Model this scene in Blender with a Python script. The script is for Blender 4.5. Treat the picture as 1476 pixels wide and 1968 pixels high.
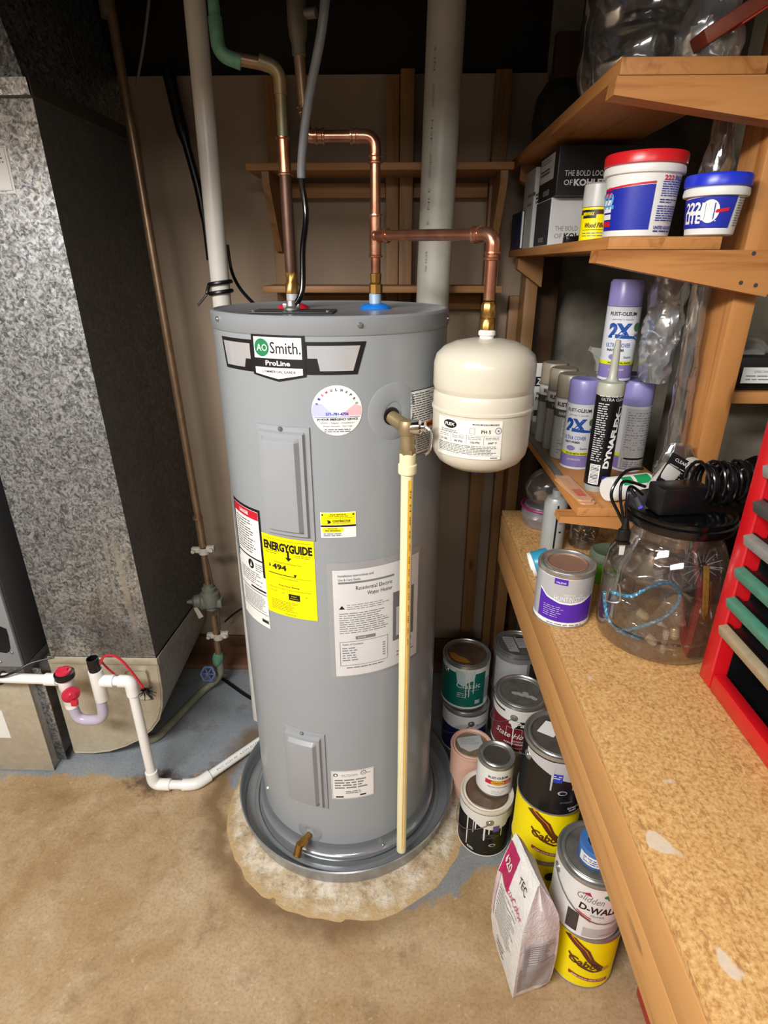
import bpy, bmesh, math, random
from mathutils import Vector, Matrix, noise
random.seed(7)
for o in list(bpy.data.objects): bpy.data.objects.remove(o, do_unlink=True)
SC = bpy.context.scene
COL = SC.collection
R = math.radians
# ------------------------------------------------------------------ camera
CAMZ = 1.56
cam = bpy.data.cameras.new('camera'); camo = bpy.data.objects.new('camera', cam); COL.objects.link(camo)
cam.sensor_fit = 'VERTICAL'; cam.sensor_height = 36.0; cam.sensor_width = 27.0
cam.lens = 1100.0 / 1968.0 * 36.0
cam.clip_start = 0.02
camo.location = (0, 0, CAMZ); camo.rotation_euler = (R(90 - 23.3), 0, R(1.53))
SC.camera = camo
# ------------------------------------------------------------------ light
W = bpy.data.worlds.new('world'); SC.world = W; W.use_nodes = True
W.node_tree.nodes['Background'].inputs[0].default_value = (1.0, 0.97, 0.93, 1)
W.node_tree.nodes['Background'].inputs[1].default_value = 0.21
def area(name, loc, rot, sx, sy, power, col):
    l = bpy.data.lights.new(name, 'AREA'); l.shape = 'RECTANGLE'; l.size = sx; l.size_y = sy
    l.energy = power; l.color = col
    o = bpy.data.objects.new(name, l); COL.objects.link(o); o.location = loc; o.rotation_euler = rot
    return o
area('ceiling_light', (-1.05, -0.45, 2.30), (R(30), 0, R(-16)), 1.2, 0.22, 64, (1.0, 0.975, 0.945))
area('far_ceiling_light', (0.0, -1.7, 2.30), (R(22), 0, 0), 1.2, 0.3, 20, (1.0, 0.975, 0.945))
SC.view_settings.view_transform = 'Standard'; SC.view_settings.look = 'None'
SC.view_settings.gamma = 1.0; SC.view_settings.exposure = 0.38
SC.view_settings.use_curve_mapping = False
# ------------------------------------------------------------------ pixel rays (for placing things at their own depth)
_PS = R(1.53); _TH = R(23.3)
_r = Vector((math.cos(_PS), math.sin(_PS), 0)); _h = Vector((-math.sin(_PS), math.cos(_PS), 0))
_f = _h * math.cos(_TH) - Vector((0, 0, 1)) * math.sin(_TH); _u = _h * math.sin(_TH) + Vector((0, 0, 1)) * math.cos(_TH)
_C = Vector((0, 0, CAMZ))
def ray(x, y): return _r * (x - 738) + _u * (984 - y) + _f * 1100.0
def aY(x, y, Y): d = ray(x, y); return _C + d * (Y / d.y)
def aX(x, y, X): d = ray(x, y); return _C + d * (X / d.x)
def aZ(x, y, Z): d = ray(x, y); return _C + d * ((Z - CAMZ) / d.z)
# ------------------------------------------------------------------ materials
def lin(h):
    h = h.lstrip('#'); v = [int(h[i:i + 2], 16) / 255 for i in (0, 2, 4)]
    return tuple(c / 12.92 if c <= .04045 else ((c + .055) / 1.055) ** 2.4 for c in v) + (1,)
MATS = {}
def newmat(name):
    m = bpy.data.materials.new(name); m.use_nodes = True
    nt = m.node_tree; b = nt.nodes['Principled BSDF']; MATS[name] = m
    return m, nt, b
def nd(nt, t, **k):
    n = nt.nodes.new(t)
    for a, v in k.items():
        if a.startswith('i_'): n.inputs[int(a[2:])].default_value = v
        else: setattr(n, a, v)
    return n
def ramp(nt, fac, stops, interp='LINEAR'):
    n = nt.nodes.new('ShaderNodeValToRGB'); n.color_ramp.interpolation = interp
    while len(n.color_ramp.elements) < len(stops): n.color_ramp.elements.new(0.5)
    for e, (p, c) in zip(n.color_ramp.elements, stops): e.position = p; e.color = c if isinstance(c, tuple) else lin(c)
    nt.links.new(fac, n.inputs[0]); return n.outputs[0]
def mixc(nt, fac, a, b, mode='MIX'):
    n = nt.nodes.new('ShaderNodeMix'); n.data_type = 'RGBA'; n.blend_type = mode
    for sock, v in ((n.inputs[0], fac), (n.inputs[6], a), (n.inputs[7], b)):
        if hasattr(v, 'is_linked'): nt.links.new(v, sock)
        else: sock.default_value = v
    return n.outputs[2]
def math_(nt, op, a, b=0.0, c=None):
    n = nt.nodes.new('ShaderNodeMath'); n.operation = op
    for s, v in zip(n.inputs, (a, b, c)):
        if v is None: continue
        if hasattr(v, 'is_linked'): nt.links.new(v, s)
        else: s.default_value = v
    return n.outputs[0]
def coord(nt, scale=(1, 1, 1), kind='Object'):
    t = nt.nodes.new('ShaderNodeTexCoord'); mp = nt.nodes.new('ShaderNodeMapping'); mp.inputs[3].default_value = scale
    nt.links.new(t.outputs[kind], mp.inputs[0]); return mp.outputs[0]
def noise_(nt, vec, scale, detail=4, rough=.55, dist=0.0):
    n = nt.nodes.new('ShaderNodeTexNoise'); n.inputs['Scale'].default_value = scale; n.inputs['Detail'].default_value = detail
    n.inputs['Roughness'].default_value = rough; n.inputs['Distortion'].default_value = dist
    if vec: nt.links.new(vec, n.inputs['Vector'])
    return n.outputs['Fac']
def bump(nt, b, h, strength=.2, dist=.002):
    n = nt.nodes.new('ShaderNodeBump'); n.inputs['Strength'].default_value = strength; n.inputs['Distance'].default_value = dist
    nt.links.new(h, n.inputs['Height']); nt.links.new(n.outputs[0], b.inputs['Normal'])
def M(name, col, rough=.5, metal=0.0, var=.12, vs=30, bmp=0.0, spec=.5, coat=0.0):
    """plain painted / printed / metal surface with slight mottling"""
    if name in MATS: return MATS[name]
    m, nt, b = newmat(name)
    c = lin(col) if isinstance(col, str) else col
    v = coord(nt); n = noise_(nt, v, vs)
    a = tuple(x * (1 - var) for x in c[:3]) + (1,); d = tuple(min(1, x * (1 + var)) for x in c[:3]) + (1,)
    nt.links.new(ramp(nt, n, [(.25, a), (.75, d)]), b.inputs['Base Color'])
    b.inputs['Roughness'].default_value = rough; b.inputs['Metallic'].default_value = metal
    b.inputs['Specular IOR Level'].default_value = spec
    if coat: b.inputs['Coat Weight'].default_value = coat; b.inputs['Coat Roughness'].default_value = .08
    if bmp: bump(nt, b, noise_(nt, v, vs * 3), bmp)
    return m
def wood(name, axis, light, dark, rough=.55, scale=1.0, knots=True):
    if name in MATS: return MATS[name]
    m, nt, b = newmat(name)
    s = [26, 26, 26]; s[axis] = 1.6
    v = coord(nt, tuple(x * scale for x in s))
    n1 = noise_(nt, v, 1.0, 6, .6, .6)
    n2 = noise_(nt, coord(nt, tuple(x * scale * 4 for x in s)), 1.0, 3, .5)
    base = ramp(nt, n1, [(.28, dark), (.46, light), (.60, light), (.74, dark)])
    base = mixc(nt, math_(nt, 'MULTIPLY', n2, .35), base, lin(dark))
    if knots:
        ks = [9, 9, 9]; ks[axis] = 3.4
        vo = nt.nodes.new('ShaderNodeTexVoronoi'); nt.links.new(coord(nt, tuple(ks)), vo.inputs['Vector']); vo.inputs['Scale'].default_value = .8
        k = ramp(nt, vo.outputs['Distance'], [(.03, (1, 1, 1, 1)), (.10, (0, 0, 0, 1))])
        base = mixc(nt, math_(nt, 'MULTIPLY', k, .75), base, lin('#4a2a10'))
    big = noise_(nt, coord(nt), 4.0, 3)
    base = mixc(nt, math_(nt, 'MULTIPLY', big, .3), base, lin(dark))
    nt.links.new(base, b.inputs['Base Color']); b.inputs['Roughness'].default_value = rough
    bump(nt, b, n1, .12, .001)
    return m
PINE = ['#c48a4e', '#8e5421']
wood_x = wood('pine_along_x', 0, *PINE); wood_y = wood('pine_along_y', 1, *PINE); wood_z = wood('pine_along_z', 2, *PINE)
def slashes(m):
    nt = m.node_tree; b = nt.nodes['Principled BSDF']; old = b.inputs['Base Color'].links[0].from_socket
    k = ramp(nt, noise_(nt, coord(nt, (40, 9, 40)), 1.0, 2, .4), [(.70, (0, 0, 0, 1)), (.74, (1, 1, 1, 1))])
    k2 = ramp(nt, noise_(nt, coord(nt, (3, 3, 3)), 1.0, 2), [(.45, (0, 0, 0, 1)), (.6, (1, 1, 1, 1))])
    nt.links.new(mixc(nt, math_(nt, 'MULTIPLY', math_(nt, 'MULTIPLY', k, k2), .8), old, lin('#4a2f18')), b.inputs['Base Color']); return m
bench_w = slashes(wood('bench_edge_fir', 1, '#c4935a', '#a07038'))
bwood_z = wood('stud_fir_z', 2, '#9c7448', '#70491f'); bwood_x = wood('stud_fir_x', 0, '#a87a48', '#7c5226')
dark_wood = wood('dark_plywood', 2, '#4a443d', '#2c2722'); brown_wood = wood('brown_board', 0, '#6a4a30', '#4a3020')
joist_w = wood('joist_dark', 0, '#3a2c20', '#1e1610')
def galv(name, tint, lo, hi, scale=95, metal=.55, rough=.42, stains=False):
    m, nt, b = newmat(name)
    v = coord(nt); nn = nt.nodes.new('ShaderNodeTexNoise'); nn.inputs['Scale'].default_value = 45; nt.links.new(v, nn.inputs['Vector'])
    va = nt.nodes.new('ShaderNodeVectorMath'); va.operation = 'MULTIPLY_ADD'
    nt.links.new(nn.outputs['Color'], va.inputs[0]); va.inputs[1].default_value = (.02, .02, .02); nt.links.new(v, va.inputs[2])
    vo = nt.nodes.new('ShaderNodeTexVoronoi'); vo.inputs['Scale'].default_value = scale; nt.links.new(va.outputs[0], vo.inputs['Vector'])
    sp = nt.nodes.new('ShaderNodeSeparateColor'); nt.links.new(vo.outputs['Color'], sp.inputs[0])
    curl = noise_(nt, v, scale * .55, 4, .62, 1.6); fl = noise_(nt, v, scale * 2.2, 3, .6)
    c1 = tuple(x * lo for x in tint) + (1,); c2 = tuple(x * hi for x in tint) + (1,)
    col = mixc(nt, .28, ramp(nt, curl, [(.41, c1), (.60, c2)]), ramp(nt, sp.outputs[0], [(.15, c1), (.9, c2)]))
    col = mixc(nt, math_(nt, 'MULTIPLY', ramp(nt, fl, [(.66, (0, 0, 0, 1)), (.74, (1, 1, 1, 1))]), .55), col, tuple(min(1, x * hi * 1.25) for x in tint) + (1,))
    big = noise_(nt, v, 5, 4)
    col = mixc(nt, math_(nt, 'MULTIPLY', big, .35), col, tuple(x * lo * .8 for x in tint) + (1,))
    if stains:   # white mineral streaks and a dull brownish patch low on the duct front
        sx = nt.nodes.new('ShaderNodeSeparateXYZ'); t = nt.nodes.new('ShaderNodeTexCoord'); nt.links.new(t.outputs['Object'], sx.inputs[0])
        st = noise_(nt, coord(nt, (70, 1, 2.2)), 1.0, 3, .6)
        zc = math_(nt, 'SMOOTH_MIN', math_(nt, 'MULTIPLY', math_(nt, 'SUBTRACT', .46, sx.outputs[2]), 9), 1.0)
        xm = math_(nt, 'SUBTRACT', 1.0, math_(nt, 'ABSOLUTE', math_(nt, 'MULTIPLY', math_(nt, 'SUBTRACT', sx.outputs[0], .112), 13)))
        msk = math_(nt, 'MULTIPLY', math_(nt, 'MULTIPLY', math_(nt, 'MAXIMUM', zc, 0), math_(nt, 'MAXIMUM', xm, 0)), ramp(nt, st, [(.46, (0, 0, 0, 1)), (.54, (1, 1, 1, 1))]))
        msk = math_(nt, 'MINIMUM', math_(nt, 'MULTIPLY', msk, 1.0), .8)
        col = mixc(nt, msk, col, lin('#b9bab4'))
        br = math_(nt, 'MULTIPLY', math_(nt, 'MAXIMUM', math_(nt, 'MULTIPLY', math_(nt, 'SUBTRACT', .26, sx.outputs[2]), 4), 0), ramp(nt, noise_(nt, v, 9), [(.4, (0, 0, 0, 1)), (.6, (1, 1, 1, 1))]))
        col = mixc(nt, math_(nt, 'MINIMUM', br, .45), col, lin('#5e574a'))
    nt.links.new(col, b.inputs['Base Color']); b.inputs['Metallic'].default_value = metal
    nt.links.new(ramp(nt, sp.outputs[1], [(0, (rough * .75,) * 3 + (1,)), (1, (rough * 1.3,) * 3 + (1,))]), b.inputs['Roughness'])
    bump(nt, b, sp.outputs[0], .08, .0005)
    return m
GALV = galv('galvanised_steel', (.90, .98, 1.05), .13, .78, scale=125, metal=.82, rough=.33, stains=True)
GALV_D = galv('galvanised_dusty_shaded', (1.0, .96, .88), .075, .12, metal=.15, rough=.65)  # dusty duct steel with the unlit side's shade put into the colour
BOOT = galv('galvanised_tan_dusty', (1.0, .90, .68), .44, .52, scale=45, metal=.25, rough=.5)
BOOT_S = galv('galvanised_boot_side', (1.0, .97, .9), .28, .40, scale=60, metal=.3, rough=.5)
def film(name, tint, fmin, fmax, rough=.08, alpha_tint=None):
    """thin clear plastic: transparent with a Fresnel-weighted gloss"""
    m, nt, b = newmat(name); nt.nodes.remove(b); out = nt.nodes['Material Output']
    tr = nt.nodes.new('ShaderNodeBsdfTransparent'); tr.inputs[0].default_value = tint
    gl = nt.nodes.new('ShaderNodeBsdfGlossy'); gl.inputs['Roughness'].default_value = rough; gl.inputs[0].default_value = (1, 1, 1, 1)
    df = nt.nodes.new('ShaderNodeBsdfDiffuse'); df.inputs[0].default_value = (.75, .77, .8, 1)
    lw = nt.nodes.new('ShaderNodeLayerWeight'); lw.inputs[0].default_value = .35
    mr = nt.nodes.new('ShaderNodeMapRange'); nt.links.new(lw.outputs['Facing'], mr.inputs[0]); mr.inputs[3].default_value = fmin; mr.inputs[4].default_value = fmax
    md = nt.nodes.new('ShaderNodeMixShader'); md.inputs[0].default_value = .04 if alpha_tint is None else alpha_tint
    nt.links.new(tr.outputs[0], md.inputs[1]); nt.links.new(df.outputs[0], md.inputs[2])
    mx = nt.nodes.new('ShaderNodeMixShader'); nt.links.new(mr.outputs[0], mx.inputs[0])
    nt.links.new(md.outputs[0], mx.inputs[1]); nt.links.new(gl.outputs[0], mx.inputs[2]); nt.links.new(mx.outputs[0], out.inputs[0])
    return m
JARF = film('clear_jar_plastic', (.76, .72, .68, 1), .07, .62, .04, 0.012)
FILM = film('crinkled_film', (.82, .83, .84, 1), .16, .75, .10, .03)
FILMG = film('cloudy_film', (.70, .71, .73, 1), .14, .65, .16, .14)
PURF = film('purple_film', (.55, .35, .50, 1), .08, .45, .2, .2)
BULBG = film('bulb_glass', (.9, .9, .88, 1), .06, .6, .02)
TRAPC = M('clear_trap_pvc', '#b4adc0', .15, var=.05, coat=.3)
WHITE = M('white_print', '#e4e4e2', .45, var=.03); BLACK = M('black_print', '#121214', .4, var=.05)
GREYP = M('grey_print', '#77797c', .5, var=.06); LGREY = M('light_grey_print', '#b9babb', .5, var=.04)
YEL = M('yellow_print', '#f2e100', .4, var=.03); ORANGE = M('orange_print', '#e8761e', .45, var=.05)
RED = M('red_print', '#c3182c', .4, var=.05); GREEN = M('green_print', '#1f7a4c', .4, var=.05); BLUE = M('blue_print', '#2a3fae', .4, var=.05)
PAPER = M('manual_paper', '#d2d3d4', .6, var=.04)
PVC = M('white_pvc', '#e6e6e2', .3, var=.04); OLDPVC = M('aged_pvc', '#c6c3b6', .4, var=.12, vs=14)
CPVC = M('cream_cpvc', '#e6dfb4', .35, var=.03)
HGREY = M('heater_grey_enamel', '#8f9498', .24, var=.02, vs=8, spec=.5)
HCAP = M('heater_cap_grey', '#888c90', .3, var=.03, vs=8)
BRASS = M('brass', '#b08a4a', .32, metal=.9, var=.2); DBRASS = M('dull_brass', '#9a8866', .45, metal=.6, var=.2)
STEEL = M('steel', '#a9a9a6', .32, metal=.85, var=.15); CHROME = M('chrome', '#d8d8d8', .12, metal=1.0, var=.05)
TIN = M('paint_can_tin', '#b5b6b4', .28, metal=.8, var=.12); TIND = M('dull_tin', '#7d7a74', .42, metal=.55, var=.3, vs=40)
BLK = M('black_plastic', '#0e0e10', .35, var=.1); BLKG = M('black_gloss', '#08080a', .18, var=.1); DGREY = M('dark_grey_metal', '#3a3b3d', .45, var=.06)
CREAM = M('cream_enamel', '#d0cab8', .28, var=.02, vs=6, coat=.2)
def copper():
    m, nt, b = newmat('copper'); v = coord(nt); n = noise_(nt, v, 25, 5)
    nt.links.new(ramp(nt, n, [(.3, '#a06a54'), (.5, '#bd8268'), (.7, '#d3a489')]), b.inputs['Base Color'])
    b.inputs['Metallic'].default_value = .9; b.inputs['Roughness'].default_value = .24; return m
COPPER = copper()
def patina():
    m, nt, b = newmat('weathered_copper'); v = coord(nt); n = noise_(nt, v, 22, 5)
    nt.links.new(ramp(nt, n, [(.32, '#6d7c66'), (.5, '#8f7a55'), (.7, '#a2855c')]), b.inputs['Base Color'])
    b.inputs['Metallic'].default_value = .5; b.inputs['Roughness'].default_value = .45; return m
PATINA = patina(); GREENC = M('green_oxidised_copper', '#5a8a72', .6, metal=.15, var=.3, vs=60)
OLDCOP = M('old_copper', '#94785e', .36, metal=.6, var=.25, vs=30); BROWNC = M('brown_dark_copper', '#5e4438', .4, metal=.6, var=.2)
IRON = M('dusty_bronze', '#74776a', .6, metal=.3, var=.2)
# ------------------------------------------------------------------ mesh builder
class MB:
    def __init__(s): s.v = []; s.f = []; s.m = []; s.mats = []
    def mi(s, mat):
        if mat not in s.mats: s.mats.append(mat)
        return s.mats.index(mat)
    def add(s, vs, fs, mat, T=None):
        o = len(s.v); i = s.mi(mat)
        s.v += [tuple(T @ Vector(p)) if T else tuple(p) for p in vs]
        s.f += [tuple(o + k for k in f) for f in fs]; s.m += [i] * len(fs); return s
    def bm(s, b, mat, T=None):
        b.verts.index_update()
        s.add([v.co[:] for v in b.verts], [[v.index for v in f.verts] for f in b.faces], mat, T); b.free(); return s
    def box(s, x0, x1, y0, y1, z0, z1, mat, bev=.002, T=None):
        b = bmesh.new(); bmesh.ops.create_cube(b, size=1)
        for v in b.verts: v.co = Vector(((x0 + x1) / 2 + v.co.x * (x1 - x0), (y0 + y1) / 2 + v.co.y * (y1 - y0), (z0 + z1) / 2 + v.co.z * (z1 - z0)))
        if bev: bmesh.ops.bevel(b, geom=list(b.edges), offset=bev, segments=2, affect='EDGES', profile=.5)
        return s.bm(b, mat, T)
    def lathe(s, prof, mat, c=(0, 0, 0), seg=32, T=None, fn=None):
        vs = []; rows = []
        for r, z in prof:
            if r < 1e-6: rows.append([len(vs)]); vs.append((c[0], c[1], c[2] + z))
            else:
                rows.append(list(range(len(vs), len(vs) + seg)))
                for k in range(seg):
                    a = 2 * math.pi * k / seg; rr = r if not fn else fn(r, z, a)
                    vs.append((c[0] + rr * math.cos(a), c[1] + rr * math.sin(a), c[2] + z))
        fs = []
        for A, B in zip(rows, rows[1:]):
            for k in range(seg):
                k2 = (k + 1) % seg
                if len(A) == 1 and len(B) == 1: continue
                if len(A) == 1: fs.append((A[0], B[k2], B[k]))
                elif len(B) == 1: fs.append((A[k], A[k2], B[0]))
                else: fs.append((A[k], A[k2], B[k2], B[k]))
        return s.add(vs, fs, mat, T)
    def tube(s, path, r, mat, seg=12, closed=False, cap=True, T=None):
        P = [Vector(p) for p in path]; n = len(P)
        rs = r if isinstance(r, (list, tuple)) else [r] * n
        tan = []
        for i in range(n):
            a = P[(i - 1) % n] if (closed or i > 0) else P[i]; b = P[(i + 1) % n] if (closed or i < n - 1) else P[i]
            t = (b - a); tan.append(t.normalized() if t.length > 1e-9 else Vector((0, 0, 1)))
        ref = Vector((0, 0, 1)) if abs(tan[0].z) < .9 else Vector((1, 0, 0))
        nrm = tan[0].cross(ref).normalized(); vs = []
        for i in range(n):
            if i: q = tan[i - 1].rotation_difference(tan[i]); nrm = (q @ nrm).normalized()
            bn = tan[i].cross(nrm)
            for k in range(seg):
                a = 2 * math.pi * k / seg; vs.append(tuple(P[i] + (nrm * math.cos(a) + bn * math.sin(a)) * rs[i]))
        fs = []
        for i in range(n if closed else n - 1):
            j = (i + 1) % n
            for k in range(seg):
                k2 = (k + 1) % seg; fs.append((i * seg + k, i * seg + k2, j * seg + k2, j * seg + k))
        if cap and not closed: fs.append(tuple(range(seg - 1, -1, -1))); fs.append(tuple((n - 1) * seg + k for k in range(seg)))
        return s.add(vs, fs, mat, T)
    def cyl(s, a, b, r, mat, seg=16, r2=None): return s.tube([a, b], [r, r if r2 is None else r2], mat, seg)
    def prism(s, poly, plane, a0, a1, mat, T=None):
        def P(u, v, w): return {'xy': (u, v, w), 'xz': (u, w, v), 'yz': (w, u, v)}[plane]
        n = len(poly); vs = [P(u, v, a0) for u, v in poly] + [P(u, v, a1) for u, v in poly]
        fs = [tuple(range(n)), tuple(range(2 * n - 1, n - 1, -1))] + [(i, (i + 1) % n + 0, n + (i + 1) % n, n + i) for i in range(n)]
        b = bmesh.new(); bv = [b.verts.new(p) for p in vs]
        for f in fs: b.faces.new([bv[i] for i in f])
        bmesh.ops.recalc_face_normals(b, faces=b.faces); return s.bm(b, mat, T)
    def ball(s, c, r, mat, sc=(1, 1, 1), seg=14):
        n = seg // 2; prof = [(r * math.sin(math.pi * i / n) if 0 < i < n else 0, -r * math.cos(math.pi * i / n)) for i in range(n + 1)]
        return s.lathe(prof, mat, seg=seg, T=Matrix.Translation(c) @ Matrix.Diagonal((*sc, 1)))
    def mesh(s, name, T=None):
        me = bpy.data.meshes.new(name); vs = s.v if T is None else [tuple(T @ Vector(p)) for p in s.v]
        me.from_pydata(vs, [], s.f)
        for mt in s.mats: me.materials.append(mt)
        me.polygons.foreach_set('material_index', s.m); me.polygons.foreach_set('use_smooth', [True] * len(s.f))
        me.update(); me.set_sharp_from_angle(angle=R(38)); return me
def along(a, b):
    """matrix taking local +z to direction a->b with origin a"""
    a = Vector(a); d = (Vector(b) - a); return Matrix.Translation(a) @ d.to_track_quat('Z', 'Y').to_matrix().to_4x4()
def fillet(pts, rad, n=6):
    P = [Vector(p) for p in pts]; out = [P[0]]
    for i in range(1, len(P) - 1):
        a, b, c = P[i - 1], P[i], P[i + 1]; d1 = (a - b); d2 = (c - b); l = min(rad, d1.length * .49, d2.length * .49)
        p = b + d1.normalized() * l; q = b + d2.normalized() * l
        for k in range(n + 1): t = k / n; out.append(p * (1 - t) ** 2 + b * 2 * t * (1 - t) + q * t * t)
    return out + [P[-1]]
def spline(pts, n=8, closed=False):
    P = [Vector(p) for p in pts]; m = len(P); out = []
    for i in range(m if closed else m - 1):
        g = lambda k: P[k % m] if closed else P[max(0, min(m - 1, k))]
        p0, p1, p2, p3 = g(i - 1), g(i), g(i + 1), g(i + 2)
        for k in range(n):
            t = k / n; out.append(.5 * (2 * p1 + (p2 - p0) * t + (2 * p0 - 5 * p1 + 4 * p2 - p3) * t * t + (3 * p1 - p0 - 3 * p2 + p3) * t ** 3))
    return out if closed else out + [P[-1]]
# ------------------------------------------------------------------ objects
class Thing:
    def __init__(s, name, label, cat, loc=(0, 0, 0), rz=0.0, group=None):
        s.o = bpy.data.objects.new(name, None); COL.objects.link(s.o); s.o.empty_display_size = .05
        s.o.location = loc; s.o.rotation_euler = (0, 0, R(rz)); s.o['label'] = label; s.o['category'] = cat
        if group: s.o['group'] = group
        s.T = (Matrix.Translation(loc) @ Matrix.Rotation(R(rz), 4, 'Z')).inverted()
    def part(s, name, mb, parent=None, world=True, label=None, kind=None):
        o = bpy.data.objects.new(name, mb.mesh(name, s.T if world else None)); COL.objects.link(o); o.parent = parent or s.o
        if label: o['label'] = label
        if kind: o['kind'] = kind
        return o
def solo(name, label, cat, mb, origin=(0, 0, 0), group=None):
    o = bpy.data.objects.new(name, mb.mesh(name, Matrix.Translation(origin).inverted())); COL.objects.link(o); o.location = origin
    o['label'] = label; o['category'] = cat
    if group: o['group'] = group
    return o
def struct(name, mb, parent=None):
    o = bpy.data.objects.new(name, mb.mesh(name)); COL.objects.link(o)
    if parent: o.parent = parent
    else: o['kind'] = 'structure'
    return o
# ------------------------------------------------------------------ flat print: shapes and lettering laid on a surface
_TXT = {}
def textmesh(s, bold=0.0):
    k = (s, bold)
    if k not in _TXT:
        cu = bpy.data.curves.new('t', 'FONT'); cu.body = s; cu.resolution_u = 2; cu.offset = bold
        ob = bpy.data.objects.new('t', cu); COL.objects.link(ob)
        me = bpy.data.meshes.new_from_object(ob)
        vs = [(v.co.x, v.co.y) for v in me.vertices]; fs = [tuple(p.vertices) for p in me.polygons]
        bpy.data.objects.remove(ob); bpy.data.meshes.remove(me); bpy.data.curves.remove(cu)
        x0 = min(v[0] for v in vs); x1 = max(v[0] for v in vs); y0 = min(v[1] for v in vs); y1 = max(v[1] for v in vs)
        _TXT[k] = (vs, fs, x0, x1, y0, y1)
    return _TXT[k]
class Decal:
    STEP = .0004
    def __init__(s, fn, seg=.012): s.fn = fn; s.mb = MB(); s.seg = seg
    def _put(s, pts, fs, mat, layer): s.mb.add([s.fn(u, v, .0004 + layer * s.STEP) for u, v in pts], fs, mat); return s
    def rect(s, u0, v0, u1, v1, mat, layer=0):
        n = max(1, int(abs(u1 - u0) / s.seg + .99)); pts = []
        for i in range(n + 1):
            u = u0 + (u1 - u0) * i / n; pts += [(u, v0), (u, v1)]
        return s._put(pts, [(2 * i, 2 * i + 2, 2 * i + 3, 2 * i + 1) for i in range(n)], mat, layer)
    def frame(s, u0, v0, u1, v1, t, mat, layer=0):
        s.rect(u0, v0, u1, v0 + t, mat, layer); s.rect(u0, v1 - t, u1, v1, mat, layer); s.rect(u0, v0, u0 + t, v1, mat, layer); s.rect(u1 - t, v0, u1, v1, mat, layer); return s
    def poly(s, pts, mat, layer=0):
        b = bmesh.new(); f = b.faces.new([b.verts.new((u, v, 0)) for u, v in pts])
        if f.calc_area() and sum((pts[i - 1][0] * pts[i][1] - pts[i][0] * pts[i - 1][1]) for i in range(len(pts))) < 0: bmesh.ops.reverse_faces(b, faces=[f])
        u0 = min(p[0] for p in pts); u1 = max(p[0] for p in pts); k = u0 + s.seg
        while k < u1:
            bmesh.ops.bisect_plane(b, geom=list(b.verts) + list(b.edges) + list(b.faces), plane_co=(k, 0, 0), plane_no=(1, 0, 0), dist=1e-6); k += s.seg
        bmesh.ops.triangulate(b, faces=list(b.faces)); b.verts.index_update()
        s._put([(v.co.x, v.co.y) for v in b.verts], [tuple(v.index for v in f.verts) for f in b.faces], mat, layer); b.free(); return s
    def ell(s, u, v, ru, rv, mat, layer=0, n=28): return s.poly([(u + ru * math.cos(2 * math.pi * k / n), v + rv * math.sin(2 * math.pi * k / n)) for k in range(n)], mat, layer)
    def text(s, t, u, v, h, mat, layer=2, align='C', w=None, bold=0.0, shear=0.0, rot=0.0, arc=None):
        vs, fs, x0, x1, y0, y1 = textmesh(t, bold); k = h / max(1e-6, y1 - y0); kx = (w / (x1 - x0)) if w else k
        W_ = (x1 - x0) * kx; off = {'C': -W_ / 2, 'L': 0, 'R': -W_}[align]; c, sn = math.cos(R(rot)), math.sin(R(rot)); pts = []
        for x, y in vs:
            a = off + (x - x0) * kx + shear * (y - y0) * k; b = (y - y0) * k - h / 2
            if arc: a, b = arc * math.sin(a / arc) + 0, b + arc * (math.cos(a / arc) - 1)
            pts.append((u + a * c - b * sn, v + a * sn + b * c))
        return s._put(pts, fs, mat, layer)
    def lines(s, u0, v0, u1, v1, n, mat, layer=1, fill=.5, ragged=.25, sl=0.0):
        dv = (v1 - v0) / n
        for i in range(n):
            v = v1 - dv * (i + .5); e = u1 - (u1 - u0) * random.random() * ragged; u = u0
            while u < e - .001:
                w = min(random.uniform(.6, 2.4) * dv * 1.6, e - u)
                s._put([(u, v - dv * fill / 2 + sl * (u - u0)), (u + w, v - dv * fill / 2 + sl * (u + w - u0)), (u + w, v + dv * fill / 2 + sl * (u + w - u0)), (u, v + dv * fill / 2 + sl * (u - u0))], [(0, 1, 2, 3)], mat, layer); u += w + dv * .45
        return s
def cylmap(c, rad, th0, z0=0.0, k=0.0):
    """u along the arc from angle th0 (0 = towards the camera side, -y), v up; k = cone slope"""
    def f(u, v, w):
        r = rad + k * v; a = R(th0 - 90) + u / rad
        return (c[0] + (r + w) * math.cos(a), c[1] + (r + w) * math.sin(a), c[2] + z0 + v)
    return f
def planemap(o, ux, uy):
    o = Vector(o); ux = Vector(ux).normalized(); uy = Vector(uy).normalized(); n = ux.cross(uy)
    return lambda u, v, w: tuple(o + ux * u + uy * v + n * w)
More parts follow.
